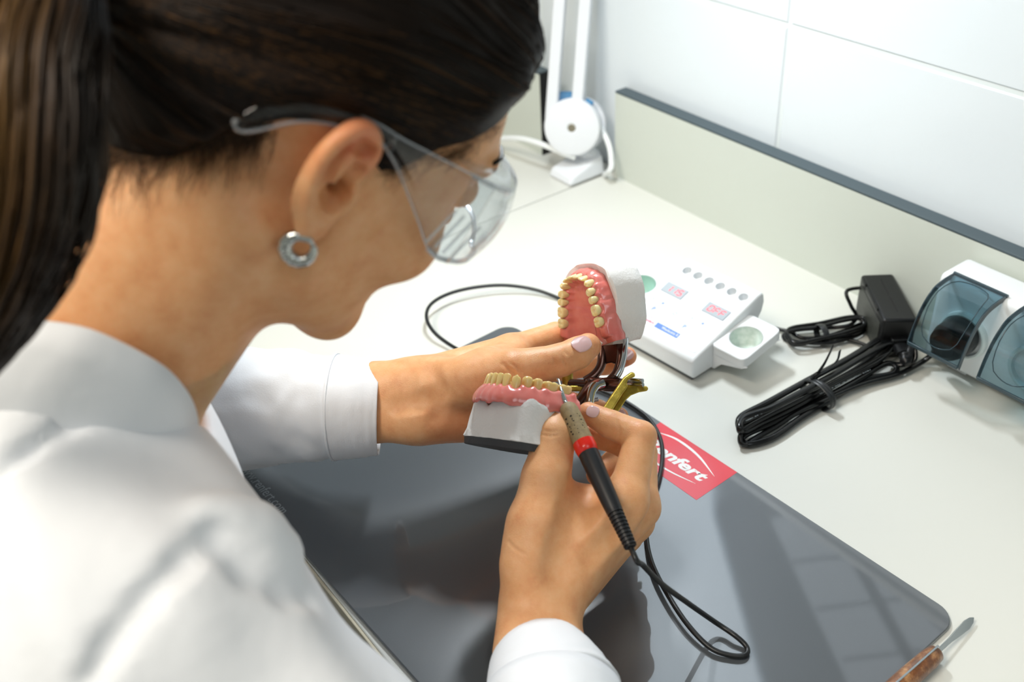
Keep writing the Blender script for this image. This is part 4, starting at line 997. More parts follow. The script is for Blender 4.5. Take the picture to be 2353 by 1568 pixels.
def sd_head(P):
    q = to_head(P); d = sd_skull(q)
    qm = np.stack([np.abs(q[:, 0]), q[:, 1], q[:, 2]], 1)
    d = ssub(d, s_cone(qm, (.080, -.004, -.002), (.060, -.006, -.003), .0100, .004), .006)
    near = (qm[:, 0] > .04) & (np.abs(qm[:, 1]) < .06) & (np.abs(qm[:, 2]) < .06)
    if near.any():
        e = np.full(len(d), .05, f32); e[near] = sd_ear(qm[near]); d = smin(d, e, .0030)
    return d
NB0, NB1 = HW((0, -.030, -.045)), np.array([-.492, .046, .262+TZ])
def sd_neck(P):
    d = s_cone(P, NB0, NB1, .0500, .0560)
    d = smin(d, s_cone(P, HW((0, .004, -.066)), NB1+np.array([.0, .030, -.015]), .034, .036), .03)
    # the muscle from behind the ear to the breastbone
    d = smin(d, s_cone(P, HW((.052, -.022, -.042)), NB1+np.array([.020, .045, -.015]), .012, .012), .03)
    return d
# ---------------------------------------------------------------- the technician
LS, RS = np.array([-.655, .085, .200+TZ]), np.array([-.378, .044, .192+TZ])
RE = np.array([-.166, .132, .056+TZ]); RWR = W(1235, 1400, .660)
LE = W(395, 955, .850); LWR = W(925, 926, .778)
HIP = np.array([-.500, -.215, -.27+TZ])
def chain(P, pts, rs, k=.0015):
    d = None
    for i in range(len(pts)-1):
        e = s_cone(P, pts[i], pts[i+1], rs[i], rs[i+1]); d = e if d is None else smin(d, e, k)
    return d
def wl(L): return [W(x, y, d) for x, y, d in L]
LFING = [
    (wl([(1172, 806, .812), (1277, 770, .832), (1360, 776, .860), (1412, 790, .858)]), [.0118, .0105, .0090, .0074]),
    (wl([(1203, 854, .826), (1312, 842, .846), (1392, 836, .846), (1441, 819, .826)]), [.0120, .0108, .0093, .0076]),
    (wl([(1200, 910, .826), (1302, 926, .846), (1374, 944, .838), (1423, 957, .812)]), [.0116, .0102, .0089, .0073]),
    (wl([(1172, 958, .816), (1258, 984, .836), (1318, 992, .830), (1362, 990, .812)]), [.0108, .0092, .0080, .0066])]
LTHUMB = (wl([(1015, 884, .772), (1085, 876, .762), (1178, 851, .753), (1288, 828, .757), (1326, 812, .762), (1351, 796, .766)]), [.0200, .0190, .0150, .0116, .0113, .0098])
def lhand0(P):
    w = smin(s_cone(P, W(840, 890, .790), W(955, 882, .783), .0200, .0180), s_cone(P, W(840, 968, .788), W(945, 962, .780), .0180, .0165), .022)
    d = smin(w, s_cone(P, W(955, 884, .784), LFING[0][0][0], .0185, .0128), .012)
    d = smin(d, s_cone(P, W(955, 905, .788), LFING[1][0][0], .0180, .0135), .014)
    d = smin(d, s_cone(P, W(950, 935, .786), LFING[2][0][0], .0170, .0130), .014)
    d = smin(d, s_cone(P, W(945, 962, .781), LFING[3][0][0], .0165, .0122), .012)
    d = smin(d, s_cone(P, W(985, 960, .772), W(1095, 966, .788), .0180, .0165), .014)       # heel of the hand
    d = smin(d, chain(P, *LTHUMB, k=.004), .010)
    d = smin(d, s_cone(P, W(1120, 838, .772), W(1190, 812, .800), .0130, .0085), .014)     # web of the thumb
    f = None
    for pts, rs in LFING:
        e = chain(P, pts, rs); f = e if f is None else smin(f, e, .0012)
    d = smin(d, f, .006)
    for L in ([(1262, 790, .7445), (1268, 812, .7432), (1276, 838, .7445)], [(1280, 792, .7445), (1290, 815, .7440), (1300, 842, .7460)], [(1292, 796, .7462), (1302, 816, .7465)], [(1205, 842, .7372), (1232, 872, .7400), (1248, 892, .7470)]):
        pts = wl(L)
        for i in range(len(pts)-1): d = ssub(d, s_cone(P, pts[i], pts[i+1], .0005, .0005), .0014)
    return d
RFING = [
    (wl([(1440, 1150, .668), (1472, 1004, .684), (1404, 976, .692), (1352, 950, .698)]), [.0128, .0107, .0096, .0076]),
    (wl([(1468, 1166, .694), (1474, 1042, .714), (1418, 1012, .716), (1352, 1000, .710)]), [.0128, .0108, .0096, .0080]),
    (wl([(1458, 1198, .718), (1464, 1082, .742), (1410, 1064, .744), (1372, 1092, .732)]), [.0122, .0104, .0092, .0078]),
    (wl([(1436, 1228, .736), (1440, 1132, .760), (1400, 1112, .756), (1378, 1142, .744)]), [.0112, .0094, .0082, .0070])]
RTHUMB = (wl([(1216, 1300, .657), (1236, 1200, .663), (1256, 1100, .671), (1274, 1005, .682), (1284, 968, .692)]), [.0190, .0185, .0160, .0137, .0122])
def rhand0(P):
    w = smin(s_cone(P, W(1200, 1500, .640), W(1212, 1390, .660), .0185, .0180), s_cone(P, W(1284, 1500, .642), W(1260, 1385, .664), .0180, .0170), .022)
    d = smin(w, s_cone(P, W(1255, 1375, .664), RFING[0][0][0], .0200, .0140), .014)
    d = smin(d, s_cone(P, W(1262, 1375, .672), RFING[1][0][0], .0185, .0142), .012)
    d = smin(d, s_cone(P, W(1266, 1385, .684), RFING[2][0][0], .0175, .0135), .012)
    d = smin(d, s_cone(P, W(1266, 1392, .694), RFING[3][0][0], .0170, .0125), .012)
    d = smin(d, chain(P, *RTHUMB, k=.004), .012)
    d = smin(d, s_cone(P, W(1255, 1240, .666), W(1395, 1170, .675), .0190, .0130), .018)
    d = smin(d, s_cone(P, W(1270, 1150, .680), W(1345, 1150, .690), .0120, .0100), .014)
    f = None
    for pts, rs in RFING:
        e = chain(P, pts, rs); f = e if f is None else smin(f, e, .0012)
    d = smin(d, f, .006)
    return d
def carve(fn, L, lift):                        # points just over the skin, towards the eye's side of a hand
    p, d = hit(fn, [q[0] for q in L], [q[1] for q in L]); e = np.array([0, 0, H+TZ])-p; return p+lift*e/np.linalg.norm(e, axis=1, keepdims=True)
RC_ = [(carve(rhand0, [(1352, 1120), (1330, 1180), (1305, 1250), (1284, 1310)], .0072), .0090, .010),      # hollow between thumb and forefinger bones
       (carve(rhand0, [(1452, 1205), (1410, 1240), (1360, 1285)], .0066), .0078, .008),
       (carve(rhand0, [(1246, 988), (1262, 992), (1280, 991)], .0001), .0004, .0012), (carve(rhand0, [(1244, 998), (1264, 1002), (1282, 1000)], .0001), .0003, .0012),
       (carve(rhand0, [(1418, 966), (1424, 990), (1420, 1012)], .0001), .0004, .0012), (carve(rhand0, [(1168, 1245), (1185, 1262), (1205, 1272)], .0001), .0003, .0014)]
LC_ = [(carve(lhand0, [(1155, 836), (1180, 858), (1205, 882), (1222, 905)], .0001), .0007, .0022), (carve(lhand0, [(1170, 832), (1196, 852)], .0001), .0004, .0016),
       (carve(lhand0, [(905, 935), (960, 922), (1010, 908)], .0056), .0062, .006), (carve(lhand0, [(985, 842), (1000, 900), (1005, 960)], .0056), .0060, .007)]
def grooves(d, P, G_):
    for pts, r_, k_ in G_:
        for i in range(len(pts)-1): d = ssub(d, s_cone(P, pts[i], pts[i+1], r_, r_), k_)
    return d
def sd_rhand(P): return grooves(rhand0(P), P, RC_)
def sd_lhand(P): return grooves(lhand0(P), P, LC_)
def sd_trunk(P, g=0.):                          # trunk and arms; g grows it evenly
    sp = norm(NB1-HIP)
    d = s_cone(P, LS, RS, .054+g, .054+g)
    Rt = np.stack([norm(RS-LS), norm(np.cross(sp, norm(RS-LS))), sp], 1)
    c1 = NB1*.70+HIP*.30; c2 = NB1*.35+HIP*.65
    d = smin(d, s_ell(P, c1, (.170+g, .105+g, .17+g), Rt), .06)
    d = smin(d, s_ell(P, c2, (.150+g, .098+g, .20+g), Rt), .06)
    d = smin(d, s_cone(P, HIP+Rt[:, 0]*.07, HIP-Rt[:, 0]*.07, .105+g, .105+g), .05)
    for S in (LS, RS): d = smin(d, s_cone(P, NB1+np.array([0, -.012, -.004]), S, .046+g, .052+g), .035)
    for S, E_ in ((LS, LE), (RS, RE)): d = smin(d, s_cone(P, S, E_, .0495+g, .046+g), .03)
    return d
def sd_fore(P):
    d = s_cone(P, LE, W(800, 936, .79), .038, .024)
    return np.minimum(d, s_cone(P, RE, W(1250, 1500, .645), .038, .022))
# skin: noise-mottled, with some light passing under the surface
t = NT('skin'); n1 = t.noise(70, 6, .68); n2 = t.noise(7, 2)
r = t.ramp(n1.outputs['Fac'], [(.25, '#dc9868'), (.5, '#e8ad7b'), (.75, '#efbb8c')]); at = t.add('ShaderNodeAttribute'); at.attribute_name = 'blush_glow'
mc = t.add('ShaderNodeMix', data_type='RGBA'); t.link(at.outputs['Fac'], mc.inputs[0]); t.link(r.outputs['Color'], mc.inputs[6]); mc.inputs[7].default_value = lin('#d8704f')
t.link(mc.outputs[2], t.b.inputs['Base Color'])
t.b.inputs['Roughness'].default_value = .46; t.b.inputs['Specular IOR Level'].default_value = .4
t.b.inputs['Subsurface Weight'].default_value = .3; t.b.inputs['Subsurface Radius'].default_value = (1, .30, .15); t.b.inputs['Subsurface Scale'].default_value = .0035
v = t.add('ShaderNodeTexVoronoi'); v.inputs['Scale'].default_value = 1100; t.link(t.tc(), v.inputs['Vector']); n3 = t.noise(420, 3)
mx = t.add('ShaderNodeMath', operation='ADD'); t.link(v.outputs['Distance'], mx.inputs[0]); t.link(n3.outputs['Fac'], mx.inputs[1]); t.bump(mx.outputs[0], .22, .0004)
m_skin = t.m
VS, FS = [], []
def put(V, F):
    b = sum(len(x) for x in VS); VS.append(V); FS.append(F+b)
QH = globals().get('QUICK', 1.0)
put(*nets(lambda P: smin(smin(sd_head(P), sd_neck(P), .018), smin(sd_trunk(P, -.012), sd_fore(P), .02), .03), [-.86, -.38, .30+TZ-.75+.03], [-.04, .46, .555+TZ], .006*QH) if False else nets(lambda P: smin(sd_head(P), smin(sd_neck(P), sd_trunk(P, -.014), .03), .016), [-.60, .0, .20+TZ], [-.33, .36, .54+TZ], .0016*QH))
put(*nets(lambda P: smin(smin(sd_neck(P), sd_trunk(P, -.016), .03), sd_fore(P), .02), [-.88, -.40, .40], [-.04, .36, .262+TZ], .008))
put(*nets(sd_lhand, W(1100, 900, .80)-.135, W(1100, 900, .80)+.135, .0014*QH))
put(*nets(sd_rhand, W(1330, 1200, .69)-.135, W(1330, 1200, .69)+.135, .0014*QH))
person = np_mesh('person', np.concatenate(VS), np.concatenate(FS), m_skin)
PV = np.concatenate(VS); bl_ = np.zeros(len(PV))
def blush_glow(c, r_, a):
    global bl_
    d = np.linalg.norm(PV-np.asarray(c), axis=1); bl_ = np.maximum(bl_, a*np.clip(1-d/r_, 0, 1)**.8)
EARC = lambda b, u: HW(np.array([.0725, -.002, .001])+EB*b/1000+EU*u/1000)
blush_glow(EARC(10, 29), .020, .85); blush_glow(EARC(-3, 20), .016, .6); blush_glow(EARC(20, 14), .016, .35); blush_glow(EARC(4, -22), .012, .2)  # the ear's own redness, plus backlight glowing through it painted in
for L_ in LFING: blush_glow(L_[0][3], .018, .55); blush_glow(L_[0][1], .014, .2); blush_glow(L_[0][0], .02, .28)
for L_ in RFING: blush_glow(L_[0][3], .015, .45); blush_glow(L_[0][1], .013, .3); blush_glow(L_[0][0], .014, .25)
blush_glow(RTHUMB[0][-1], .016, .35); blush_glow(LTHUMB[0][-1], .016, .25); blush_glow(W(1050, 985, .77), .03, .35)
a_ = person.data.attributes.new('blush_glow', 'FLOAT', 'POINT'); a_.data.foreach_set('value', bl_.astype(np.float32))
setp(person, 'person in white lab coat bent over dental models, hair in a ponytail, holding a handpiece', 'person')
# ---------------------------------------------------------------- hair
def smooth01(x): x = np.clip(x, 0, 1); return x*x*(3-2*x)
HLY = np.array([-.12, -.10, -.08, -.062, -.053, -.046, -.032, -.014, 0, .006, .013, .021, .028, .036, .046, .056, .070, .090, .10])
HLZ = np.array([-.050, -.050, -.044, -.028, -.006, .014, .021, .0265, .024, .016, .012, .015, .026, .034, .040, .047, .056, .066, .070])
def hair_edge(q): return q[:, 2]-np.interp(q[:, 1], HLY, HLZ).astype(f32)
def sd_base(P): return smin(sd_skull(to_head(P)), sd_neck(P), .018)
def sd_hair(P):
    q = to_head(P); e = hair_edge(q)
    th = .0015+.0095*smooth01(e/.026)*(.55+.45*smooth01((q[:, 1]+.02)/-.04+.9))+.0075*smooth01(e/.035)*smooth01((q[:, 1]-.03)/.04)
    th += .0011*np.sin(np.arctan2(q[:, 0], q[:, 2]-.01)*23+q[:, 1]*60)*smooth01(e/.02)
    return smax(sd_base(P)-th, -e, .004)
t = NT('dark_brown_hair'); at = t.add('ShaderNodeAttribute'); at.attribute_name = 'flow'
n1 = t.noise(1.0, 4, .7, vec=at.outputs['Vector']); r = t.ramp(n1.outputs['Fac'], [(.30, '#0b0705'), (.55, '#160e08'), (.78, '#2a1c10')]); t.link(r.outputs['Color'], t.b.inputs['Base Color'])
t.b.inputs['Roughness'].default_value = .5; t.b.inputs['Specular IOR Level'].default_value = .12; t.bump(n1.outputs['Fac'], .5, .0015); m_hair = t.m
t = NT('hair_strand'); at = t.add('ShaderNodeAttribute'); at.attribute_name = 'strand_tone'
r = t.ramp(at.outputs['Fac'], [(.0, '#0d0805'), (.55, '#1b110a'), (.88, '#33210f'), (1, '#553a1c')]); t.link(r.outputs['Color'], t.b.inputs['Base Color'])
t.b.inputs['Roughness'].default_value = .45; t.b.inputs['Specular IOR Level'].default_value = .15; m_strand = t.m
t = NT('ponytail_strand'); at = t.add('ShaderNodeAttribute'); at.attribute_name = 'strand_tone'
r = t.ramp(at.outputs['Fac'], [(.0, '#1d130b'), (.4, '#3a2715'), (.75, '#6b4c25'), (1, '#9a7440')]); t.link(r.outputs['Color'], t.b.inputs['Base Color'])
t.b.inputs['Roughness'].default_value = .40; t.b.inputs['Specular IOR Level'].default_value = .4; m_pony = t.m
TIE = np.array([0, -.120, .014])
V, F = nets(sd_hair, HC-.135, HC+.145, .0022*QH)
hair = np_mesh('hair', V, F, m_hair, person)
q = to_head(V.astype(f32)); dq = q-np.array([0, .02, .02], f32); ax_ = norm(TIE-np.array([0, .02, .02]))
b1 = norm(np.cross(ax_, [1, 0, 0])); b2 = np.cross(ax_, b1)
phi = np.arctan2(dq@b1, dq@b2); th_ = np.arccos(np.clip(dq@ax_/np.linalg.norm(dq, axis=1), -1, 1))
fl = np.stack([np.cos(phi)*14, np.sin(phi)*14, th_*1.1], 1)
a_ = hair.data.attributes.new('flow', 'FLOAT_VECTOR', 'POINT'); a_.data.foreach_set('vector', fl.astype(np.float32).ravel())
def strands(name, paths, r, m, parent, strand_tone):
    paths = np.asarray(paths, float); N, K, _ = paths.shape; r = np.broadcast_to(np.asarray(r, float), (N, K))
    tg = np.zeros_like(paths); tg[:, 1:-1] = paths[:, 2:]-paths[:, :-2]; tg[:, 0] = paths[:, 1]-paths[:, 0]; tg[:, -1] = paths[:, -1]-paths[:, -2]
    tg /= np.linalg.norm(tg, axis=2, keepdims=True)+1e-9
    A = np.cross(tg, np.array([.31, .52, .79])); A /= np.linalg.norm(A, axis=2, keepdims=True)+1e-9; B_ = np.cross(tg, A)
    V = np.stack([paths+r[..., None]*(math.cos(a)*A+math.sin(a)*B_) for a in (0, 2.094, 4.189)], 2).reshape(-1, 3)
    i = np.arange(N)[:, None, None]*K*3; j = np.arange(K-1)[None, :, None]*3; k = np.arange(3)[None, None, :]
    a = i+j+k; b = i+j+(k+1) % 3
    F = np.stack([a, b, b+3, a+3], -1).reshape(-1, 4)
    o = setp(np_mesh(name, V, F, m, parent), kind='stuff')
    at = o.data.attributes.new('strand_tone', 'FLOAT', 'POINT'); at.data.foreach_set('value', np.repeat(np.asarray(strand_tone, np.float32), K*3)); return o
def pull(P, fn, off, it=3, h=.0008):
    for _ in range(it):
        d = fn(P.astype(f32))-off; G = np.stack([fn((P+np.eye(3)[i]*h).astype(f32))-off-d for i in range(3)], 1)/h
        P = P-(d/np.maximum((G*G).sum(1), .3))[:, None]*G
    return P
rs = np.random.RandomState(5)
# roots: along the hairline on both sides and the nape, lying close to the head and running back to the tie
NSt, K = 900, 16
yy = rs.uniform(-.062, .096, NSt); zz = np.interp(yy, HLY, HLZ)+np.abs(rs.normal(0, .016, NSt))+.001
sx = np.where(rs.rand(NSt) < .72, 1, -1)
root = np.stack([sx*.085, yy, zz], 1); fr_ = yy > .058; root[fr_, 0] = rs.uniform(-.05, .05, fr_.sum()); root[fr_, 1] = .105
RW = pull(HC+root@HA.T, sd_hair, .0004, 5)
TW = HW(TIE)+rs.normal(0, .004, (NSt, 3))
tt = np.linspace(0, 1, K)[None, :, None]
pa = RW[:, None]*(1-tt)+TW[:, None]*tt
cen = HW((0, .0, .03)); pa = cen+(pa-cen)/np.linalg.norm(pa-cen, axis=2, keepdims=True)*(np.linalg.norm(pa[:, :1]-cen, axis=2, keepdims=True)*(1-tt)+np.linalg.norm(pa[:, -1:]-cen, axis=2, keepdims=True)*tt)
jit = (rs.normal(0, .0012, (NSt, 1, 3))*np.sin(np.pi*tt)); pa = pa+jit
flat_ = pull(pa.reshape(-1, 3), sd_hair, .0006, 4).reshape(NSt, K, 3)
wgt = smooth01((np.linspace(0, 1, K)-.86)/.14)[None, :, None]; pa = flat_*(1-wgt)+pa*wgt
strands('hair_strands', pa, .00030, m_strand, hair, rs.rand(NSt)**1.5)
# loose baby hairs below the hairline at nape and temple
NB_ = 1640; K2 = 8
px0 = np.concatenate([rs.uniform(228, 625, 1400), rs.uniform(900, 1190, 240)]); py0 = np.concatenate([np.interp(px0[:1400], [235, 380, 500, 620], [345, 330, 310, 285]), np.interp(px0[1400:], [900, 960, 1060, 1190], [400, 355, 345, 245])])+rs.normal(0, 12, NB_)
R0, dd0 = hit(sd_base, px0, py0)
dirs = np.concatenate([np.stack([rs.uniform(-60, 0, 1400), rs.uniform(20, 170, 1400)*rs.rand(1400)], 1), np.stack([rs.uniform(-55, -10, 240), rs.uniform(5, 45, 240)], 1)])
bp = []
for k in range(K2):
    u = k/(K2-1); x = px0+dirs[:, 0]*u+14*np.sin(u*3+px0); y = py0+dirs[:, 1]*u
    hp, d_ = hit(sd_base, x, y); ok = d_ < .6; okall = ok if k == 0 else okall & ok & (np.linalg.norm(hp-bp[-1], axis=1) < .02); bp.append(hp)
bp = np.stack(bp, 1); good = (dd0 < .6) & okall & (np.abs(np.diff(np.linalg.norm(bp-np.array([0, 0, H+TZ]), axis=2), axis=1)).max(1) < .006)
bp = pull(bp.reshape(-1, 3), sd_base, .0008, 2).reshape(-1, K2, 3)[good]
strands('baby_hairs', bp, np.linspace(.00011, .00004, K2)[None, :], m_strand, hair, .5+.5*rs.rand(len(bp)))
# ponytail
pc_ = spline([HW(TIE), W(120, -30, .395), W(70, 130, .372), W(62, 300, .368), W(40, 470, .375), W(-5, 620, .388), W(-75, 760, .405), W(-150, 900, .42)], 8)
n = len(pc_); NP = 620
ppa = np.zeros((NP, n, 3)); ang = rs.uniform(0, 2*np.pi, NP); rad = np.sqrt(rs.rand(NP)); ph_ = rs.uniform(0, 6.28, NP)
wd = np.interp(np.linspace(0, 1, n), [0, .10, .25, .5, .8, 1], [.009, .016, .026, .028, .022, .012])
tg, A_, B_ = frames(pc_)
Ai = np.array([norm(CR-q_*(CR@q_)) for q_ in tg]); Bi = np.cross(tg, Ai)
for i in range(n):
    a = ang+.25*i/n; rr = rad*(1+.08*np.sin(ph_+i*.35))*wd[i]
    ppa[:, i] = pc_[i]+rr[:, None]*(np.cos(a)[:, None]*Ai[i]+.72*np.sin(a)[:, None]*Bi[i])
strand_tone = np.clip(.30+.45*np.sin(ang*3+rad*4)*.5+.30*rs.rand(NP)-.25*np.cos(ang), 0, 1)  # strands darker towards the right: shade put into their tone
pony = MB().add(*tube_vf(pc_, wd*.80, 20, flat=.72, A0=CR)).build('ponytail', m_strand, person)
a_ = pony.data.attributes.new('strand_tone', 'FLOAT', 'POINT'); a_.data.foreach_set('value', np.full(len(pony.data.vertices), .15, np.float32))
strands('ponytail_strands', ppa, .00075, m_pony, pony, strand_tone)
tie_c = pc_[2]; tq = tg[2]
MB().add(*tube_vf([tie_c+.012*(math.cos(k*.2618)*Ai[2]+math.sin(k*.2618)*Bi[2]) for k in range(24)], .0042, 10, closed=True)).build('hair_tie', mat('grey_metal_hair_clip', '#a8abab', .3, metal=.8), person)

# ---------------------------------------------------------------- white coat
t = NT('white_coat_cotton'); t.b.inputs['Base Color'].default_value = lin('#eaedf2'); t.b.inputs['Roughness'].default_value = .75; t.b.inputs['Specular IOR Level'].default_value = .2
t.b.inputs['Sheen Weight'].default_value = .15
n1 = t.noise(16, 3, .5); n2 = t.noise(900, 1); mx = t.add('ShaderNodeMath', operation='MULTIPLY_ADD'); t.link(n2.outputs['Fac'], mx.inputs[0]); mx.inputs[1].default_value = .03; t.link(n1.outputs['Fac'], mx.inputs[2]); t.bump(mx.outputs[0], .35, .010); m_coat = t.m
m_seam = mat('coat_stitching', '#c9ced6', .8)
m_shirt = mat('black_undershirt', '#131418', .8)
def coat0(P):
    d = sd_trunk(P, .006)
    return d
def paths(L, fn=coat0): return hit(fn, [p[0] for p in L], [p[1] for p in L])[0]
ridge = [paths([(480, 1175), (530, 1190), (600, 1215), (660, 1260)])]
groove = [paths([(205, 1567), (255, 1480), (330, 1380), (420, 1290), (480, 1225)]), paths([(510, 1240), (580, 1305), (660, 1350), (720, 1365)]), paths([(-40, 1130), (60, 1050), (150, 985), (235, 935)])]
def sd_coat(P):
    d = coat0(P)
    q = P*f32(1)
    d = d+.0035*np.sin(q[:, 0]*38+q[:, 2]*55+2*np.sin(q[:, 1]*30))*np.sin(q[:, 1]*41+q[:, 0]*12)
    for g_ in ridge:
        for i in range(len(g_)-1): d = smin(d, s_cone(P, g_[i], g_[i+1], .003, .003), .022)
    for g_, r_ in zip(groove, (.0030, .006, .0022)):
        for i in range(len(g_)-1): d = ssub(d, s_cone(P, g_[i], g_[i+1], r_, r_), .009)
    d = ssub(d, sd_neck(P)-.007, .004)
    return d
V, F = nets(sd_coat, [-.80, -.36, .38], [-.06, .24, .345+TZ], .0045*QH)
coat = np_mesh('lab_coat', V, F, m_coat, person)
# sleeves: rings along the arm with folds
def sleeve(name, path, rad, flat, folds, seed, par, open_end=True, th=.0013, wob=.0):
    c = spline(path, 14); n = len(c); t_, A, B = frames(c); rr = np.interp(np.linspace(0, 1, n), np.linspace(0, 1, len(rad)), rad)
    S = 56; vs = []; fs = []
    up = norm(CU); A = np.array([norm(up-q*(up@q)) for q in t_]); B = np.cross(t_, A)
    for i in range(n):
        u = i/(n-1)
        for k in range(S):
            a = 2*math.pi*k/S; f = 1.0
            w = folds*(mnoise.noise(Vector((math.cos(a)*1.6+seed, math.sin(a)*1.6, u*9)))*.9+.5*mnoise.noise(Vector((math.cos(a)*3+seed, math.sin(a)*3+u*4, u*15))))
            fade = min(1, (1-u)*6) if open_end else 1
            r_ = rr[i]*(1+w*(.25+.75*fade))
            vs.append(c[i]+r_*(math.cos(a)*A[i]+flat*math.sin(a)*B[i]))
    for i in range(n-1):
        for k in range(S): fs.append((i*S+k, i*S+(k+1) % S, (i+1)*S+(k+1) % S, (i+1)*S+k))
    o = MB().add(vs, fs).build(name, m_coat, par, smooth=True)
    md = o.modifiers.new('cloth', 'SOLIDIFY'); md.thickness = th; md.offset = 1
    return o, c, t_, A, B, rr
cL = [LS*.25+LE*.75, LE, W(470, 945, .848), W(560, 940, .823), W(680, 938, .804), W(742, 937, .7965), W(792, 937, .7945)]
sleeve('sleeve', cL, [.050, .052, .050, .0465, .0425, .0395, .0365], .92, .085, 3, coat)
cl2 = [W(768, 936, .7955), W(820, 937, .7945), W(872, 938, .7955)]
oL, c, t_, A, B, rr = sleeve('cuff', cl2, [.0390, .0365, .0340], .92, .012, 8, coat, th=.0024)
cR0 = W(1230, 1534, .646); cR1 = W(1266, 1612, .616)
cR = [RS*.25+RE*.75, RE, RE*.6+cR1*.4, cR1]
sleeve('sleeve', cR, [.050, .052, .050, .0435], .95, .07, 5, coat)
sleeve('cuff', [W(1270, 1622, .614), W(1252, 1566, .629), cR0], [.0430, .0365, .0296], .95, .02, 12, coat, th=.0024)
def ringline(c, t_, A, B, r_, flat, i, par):
    L = [c[i]+(r_+.0026)*(math.cos(2*math.pi*k/60)*A[i]+flat*math.sin(2*math.pi*k/60)*B[i]) for k in range(60)]
    MB().add(*tube_vf(L, .0004, 5, closed=True)).build('seam', m_seam, par)
ringline(c, t_, A, B, rr[2], .92, 2, oL)
# stand-up collar, following the neck
nf = lambda g_: (lambda P: sd_neck(P)-g_)
na = norm(NB0-NB1)
def sd_neckx(P): return smin(sd_neck(P), s_cone(P, NB0, NB1-na*.07, .0500, .0620), .02)
def neckring(pl, off, S=72):
    p0, p1, p2 = pl; nn = norm(np.cross(p1-p0, p2-p0)); nn = nn if nn@na > 0 else -nn
    c0 = NB1+na*((p0-NB1)@nn/(na@nn)); a = norm(np.cross(nn, [0, 0, 1])); b = np.cross(nn, a); out = []
    D_ = np.stack([math.cos(2*math.pi*k/S)*a+math.sin(2*math.pi*k/S)*b for k in range(S)]); r_ = np.full(S, .02)
    for _ in range(60): r_ = np.clip(r_-.8*(sd_neckx((c0+D_*r_[:, None]).astype(f32))-off), .02, .11)
    return c0+D_*r_[:, None], nn
pl = hit(nf(.007), [20, 262, 412], [758, 803, 912])[0]
top, nn = neckring(pl, .0075)
low, _ = neckring(pl-nn*.042, .0150)
S = len(top); vs = list(top)+[.5*top[k]+.5*low[k]+(.5*top[k]+.5*low[k]-NB1)*.03 for k in range(S)]+list(low)
fs = [(r_*S+k, r_*S+(k+1) % S, (r_+1)*S+(k+1) % S, (r_+1)*S+k) for r_ in (0, 1) for k in range(S)]
col_ = MB().add(vs, fs).build('collar', m_coat, coat, smooth=True, sub=1); md = col_.modifiers.new('cloth', 'SOLIDIFY'); md.thickness = .0028; md.offset = 1
un, _ = neckring(pl-nn*.006, .0022)
MB().add(*tube_vf(un, .0030, 8, closed=True, flat=1.0)).build('undershirt', m_shirt, person)
# nails
m_nail = mat('pale_pink_nail', '#e3b7b4', .12, coat=.8, sss=(.3, (1, .4, .3), .003))
def nail(c, nrm, d, w, L, parent=person):      # a thin curved plate lying on the finger
    nrm = norm(nrm); d = norm(d-nrm*(d@nrm)); s = np.cross(nrm, d); vs = []; fs = []; a, b = 9, 9
    for i in range(a):
        for k in range(b):
            u = -1+2*i/(a-1); v = -1+2*k/(b-1)
            m_ = max(abs(u), abs(v)); l_ = math.hypot(u, v); f = m_/l_ if l_ else 0; f = f*.8+.2 if l_ else 1
            x, y = u*f*w/2, v*f*L/2
            vs.append(c+s*x+d*y-nrm*(x*x*38+y*y*8))
    fs = [(i*b+k, i*b+k+1, (i+1)*b+k+1, (i+1)*b+k) for i in range(a-1) for k in range(b-1)]
    o = MB().add(vs, fs).build('fingernail', m_nail, parent, smooth=True, sub=1); md = o.modifiers.new('thick', 'SOLIDIFY'); md.thickness = .0007; md.offset = 0
def nail_at(fn, px, py, px2, py2, w, L, lift=.0001, tilt=None):
    p, d_ = hit(fn, [px], [py]); p = p[0]; h_ = .0015
    g_ = np.array([float(fn((p+np.eye(3)[i]*h_).astype(f32)[None])[0]-fn((p-np.eye(3)[i]*h_).astype(f32)[None])[0]) for i in range(3)])
    g_ = norm(g_) if tilt is None else norm(norm(g_)+tilt)
    nail(p+g_*lift, g_, W(px2, py2, d_[0])-W(px, py, d_[0]), w, L)
nail_at(sd_lhand, 1337, 789, 1357, 771, .0130, .0165)
nail_at(sd_lhand, 1443, 815, 1452, 806, .0085, .0090)
nail_at(sd_lhand, 1425, 954, 1436, 950, .0085, .0090)
nail_at(sd_rhand, 1289, 940, 1296, 926, .0115, .0090)
nail_at(sd_rhand, 1362, 946, 1344, 938, .0085, .0090)
# the eye under the lids, and the brow
m_eye = mat('eye_white', '#e9e4de', .1, coat=.6); m_iris = mat('brown_iris', '#3a2415', .2)
for sx_ in (1, -1):
    e = MB().add(*lathe_vf([(.0005, -.0105), (.0060, -.0088), (.0098, -.0040), (.0106, 0), (.0098, .0040), (.0066, .0083), (.0050, .0094)], HW((sx_*.031, .0795, .009)), norm(HA@np.array([0, .94, -.34])), 20)).build('eyeball', m_eye, person, smooth=True)
    MB().add(*lathe_vf([(.0005, .0100), (.0030, .0099), (.0052, .0092), (.0005, .0085)], HW((sx_*.031, .0795, .009)), norm(HA@np.array([0, .94, -.34])), 20)).build('iris', m_iris, e, smooth=True)
    bw = spline([HW((sx_*.014, .1000, .0335)), HW((sx_*.026, .0965, .0385)), HW((sx_*.040, .0870, .0375)), HW((sx_*.048, .078, .033))], 4)
    bw = pull(bw, sd_base, .0004, 3)
    MB().add(*tube_vf(bw, .0016, 8, flat=.7)).build('eyebrow', m_strand, person)
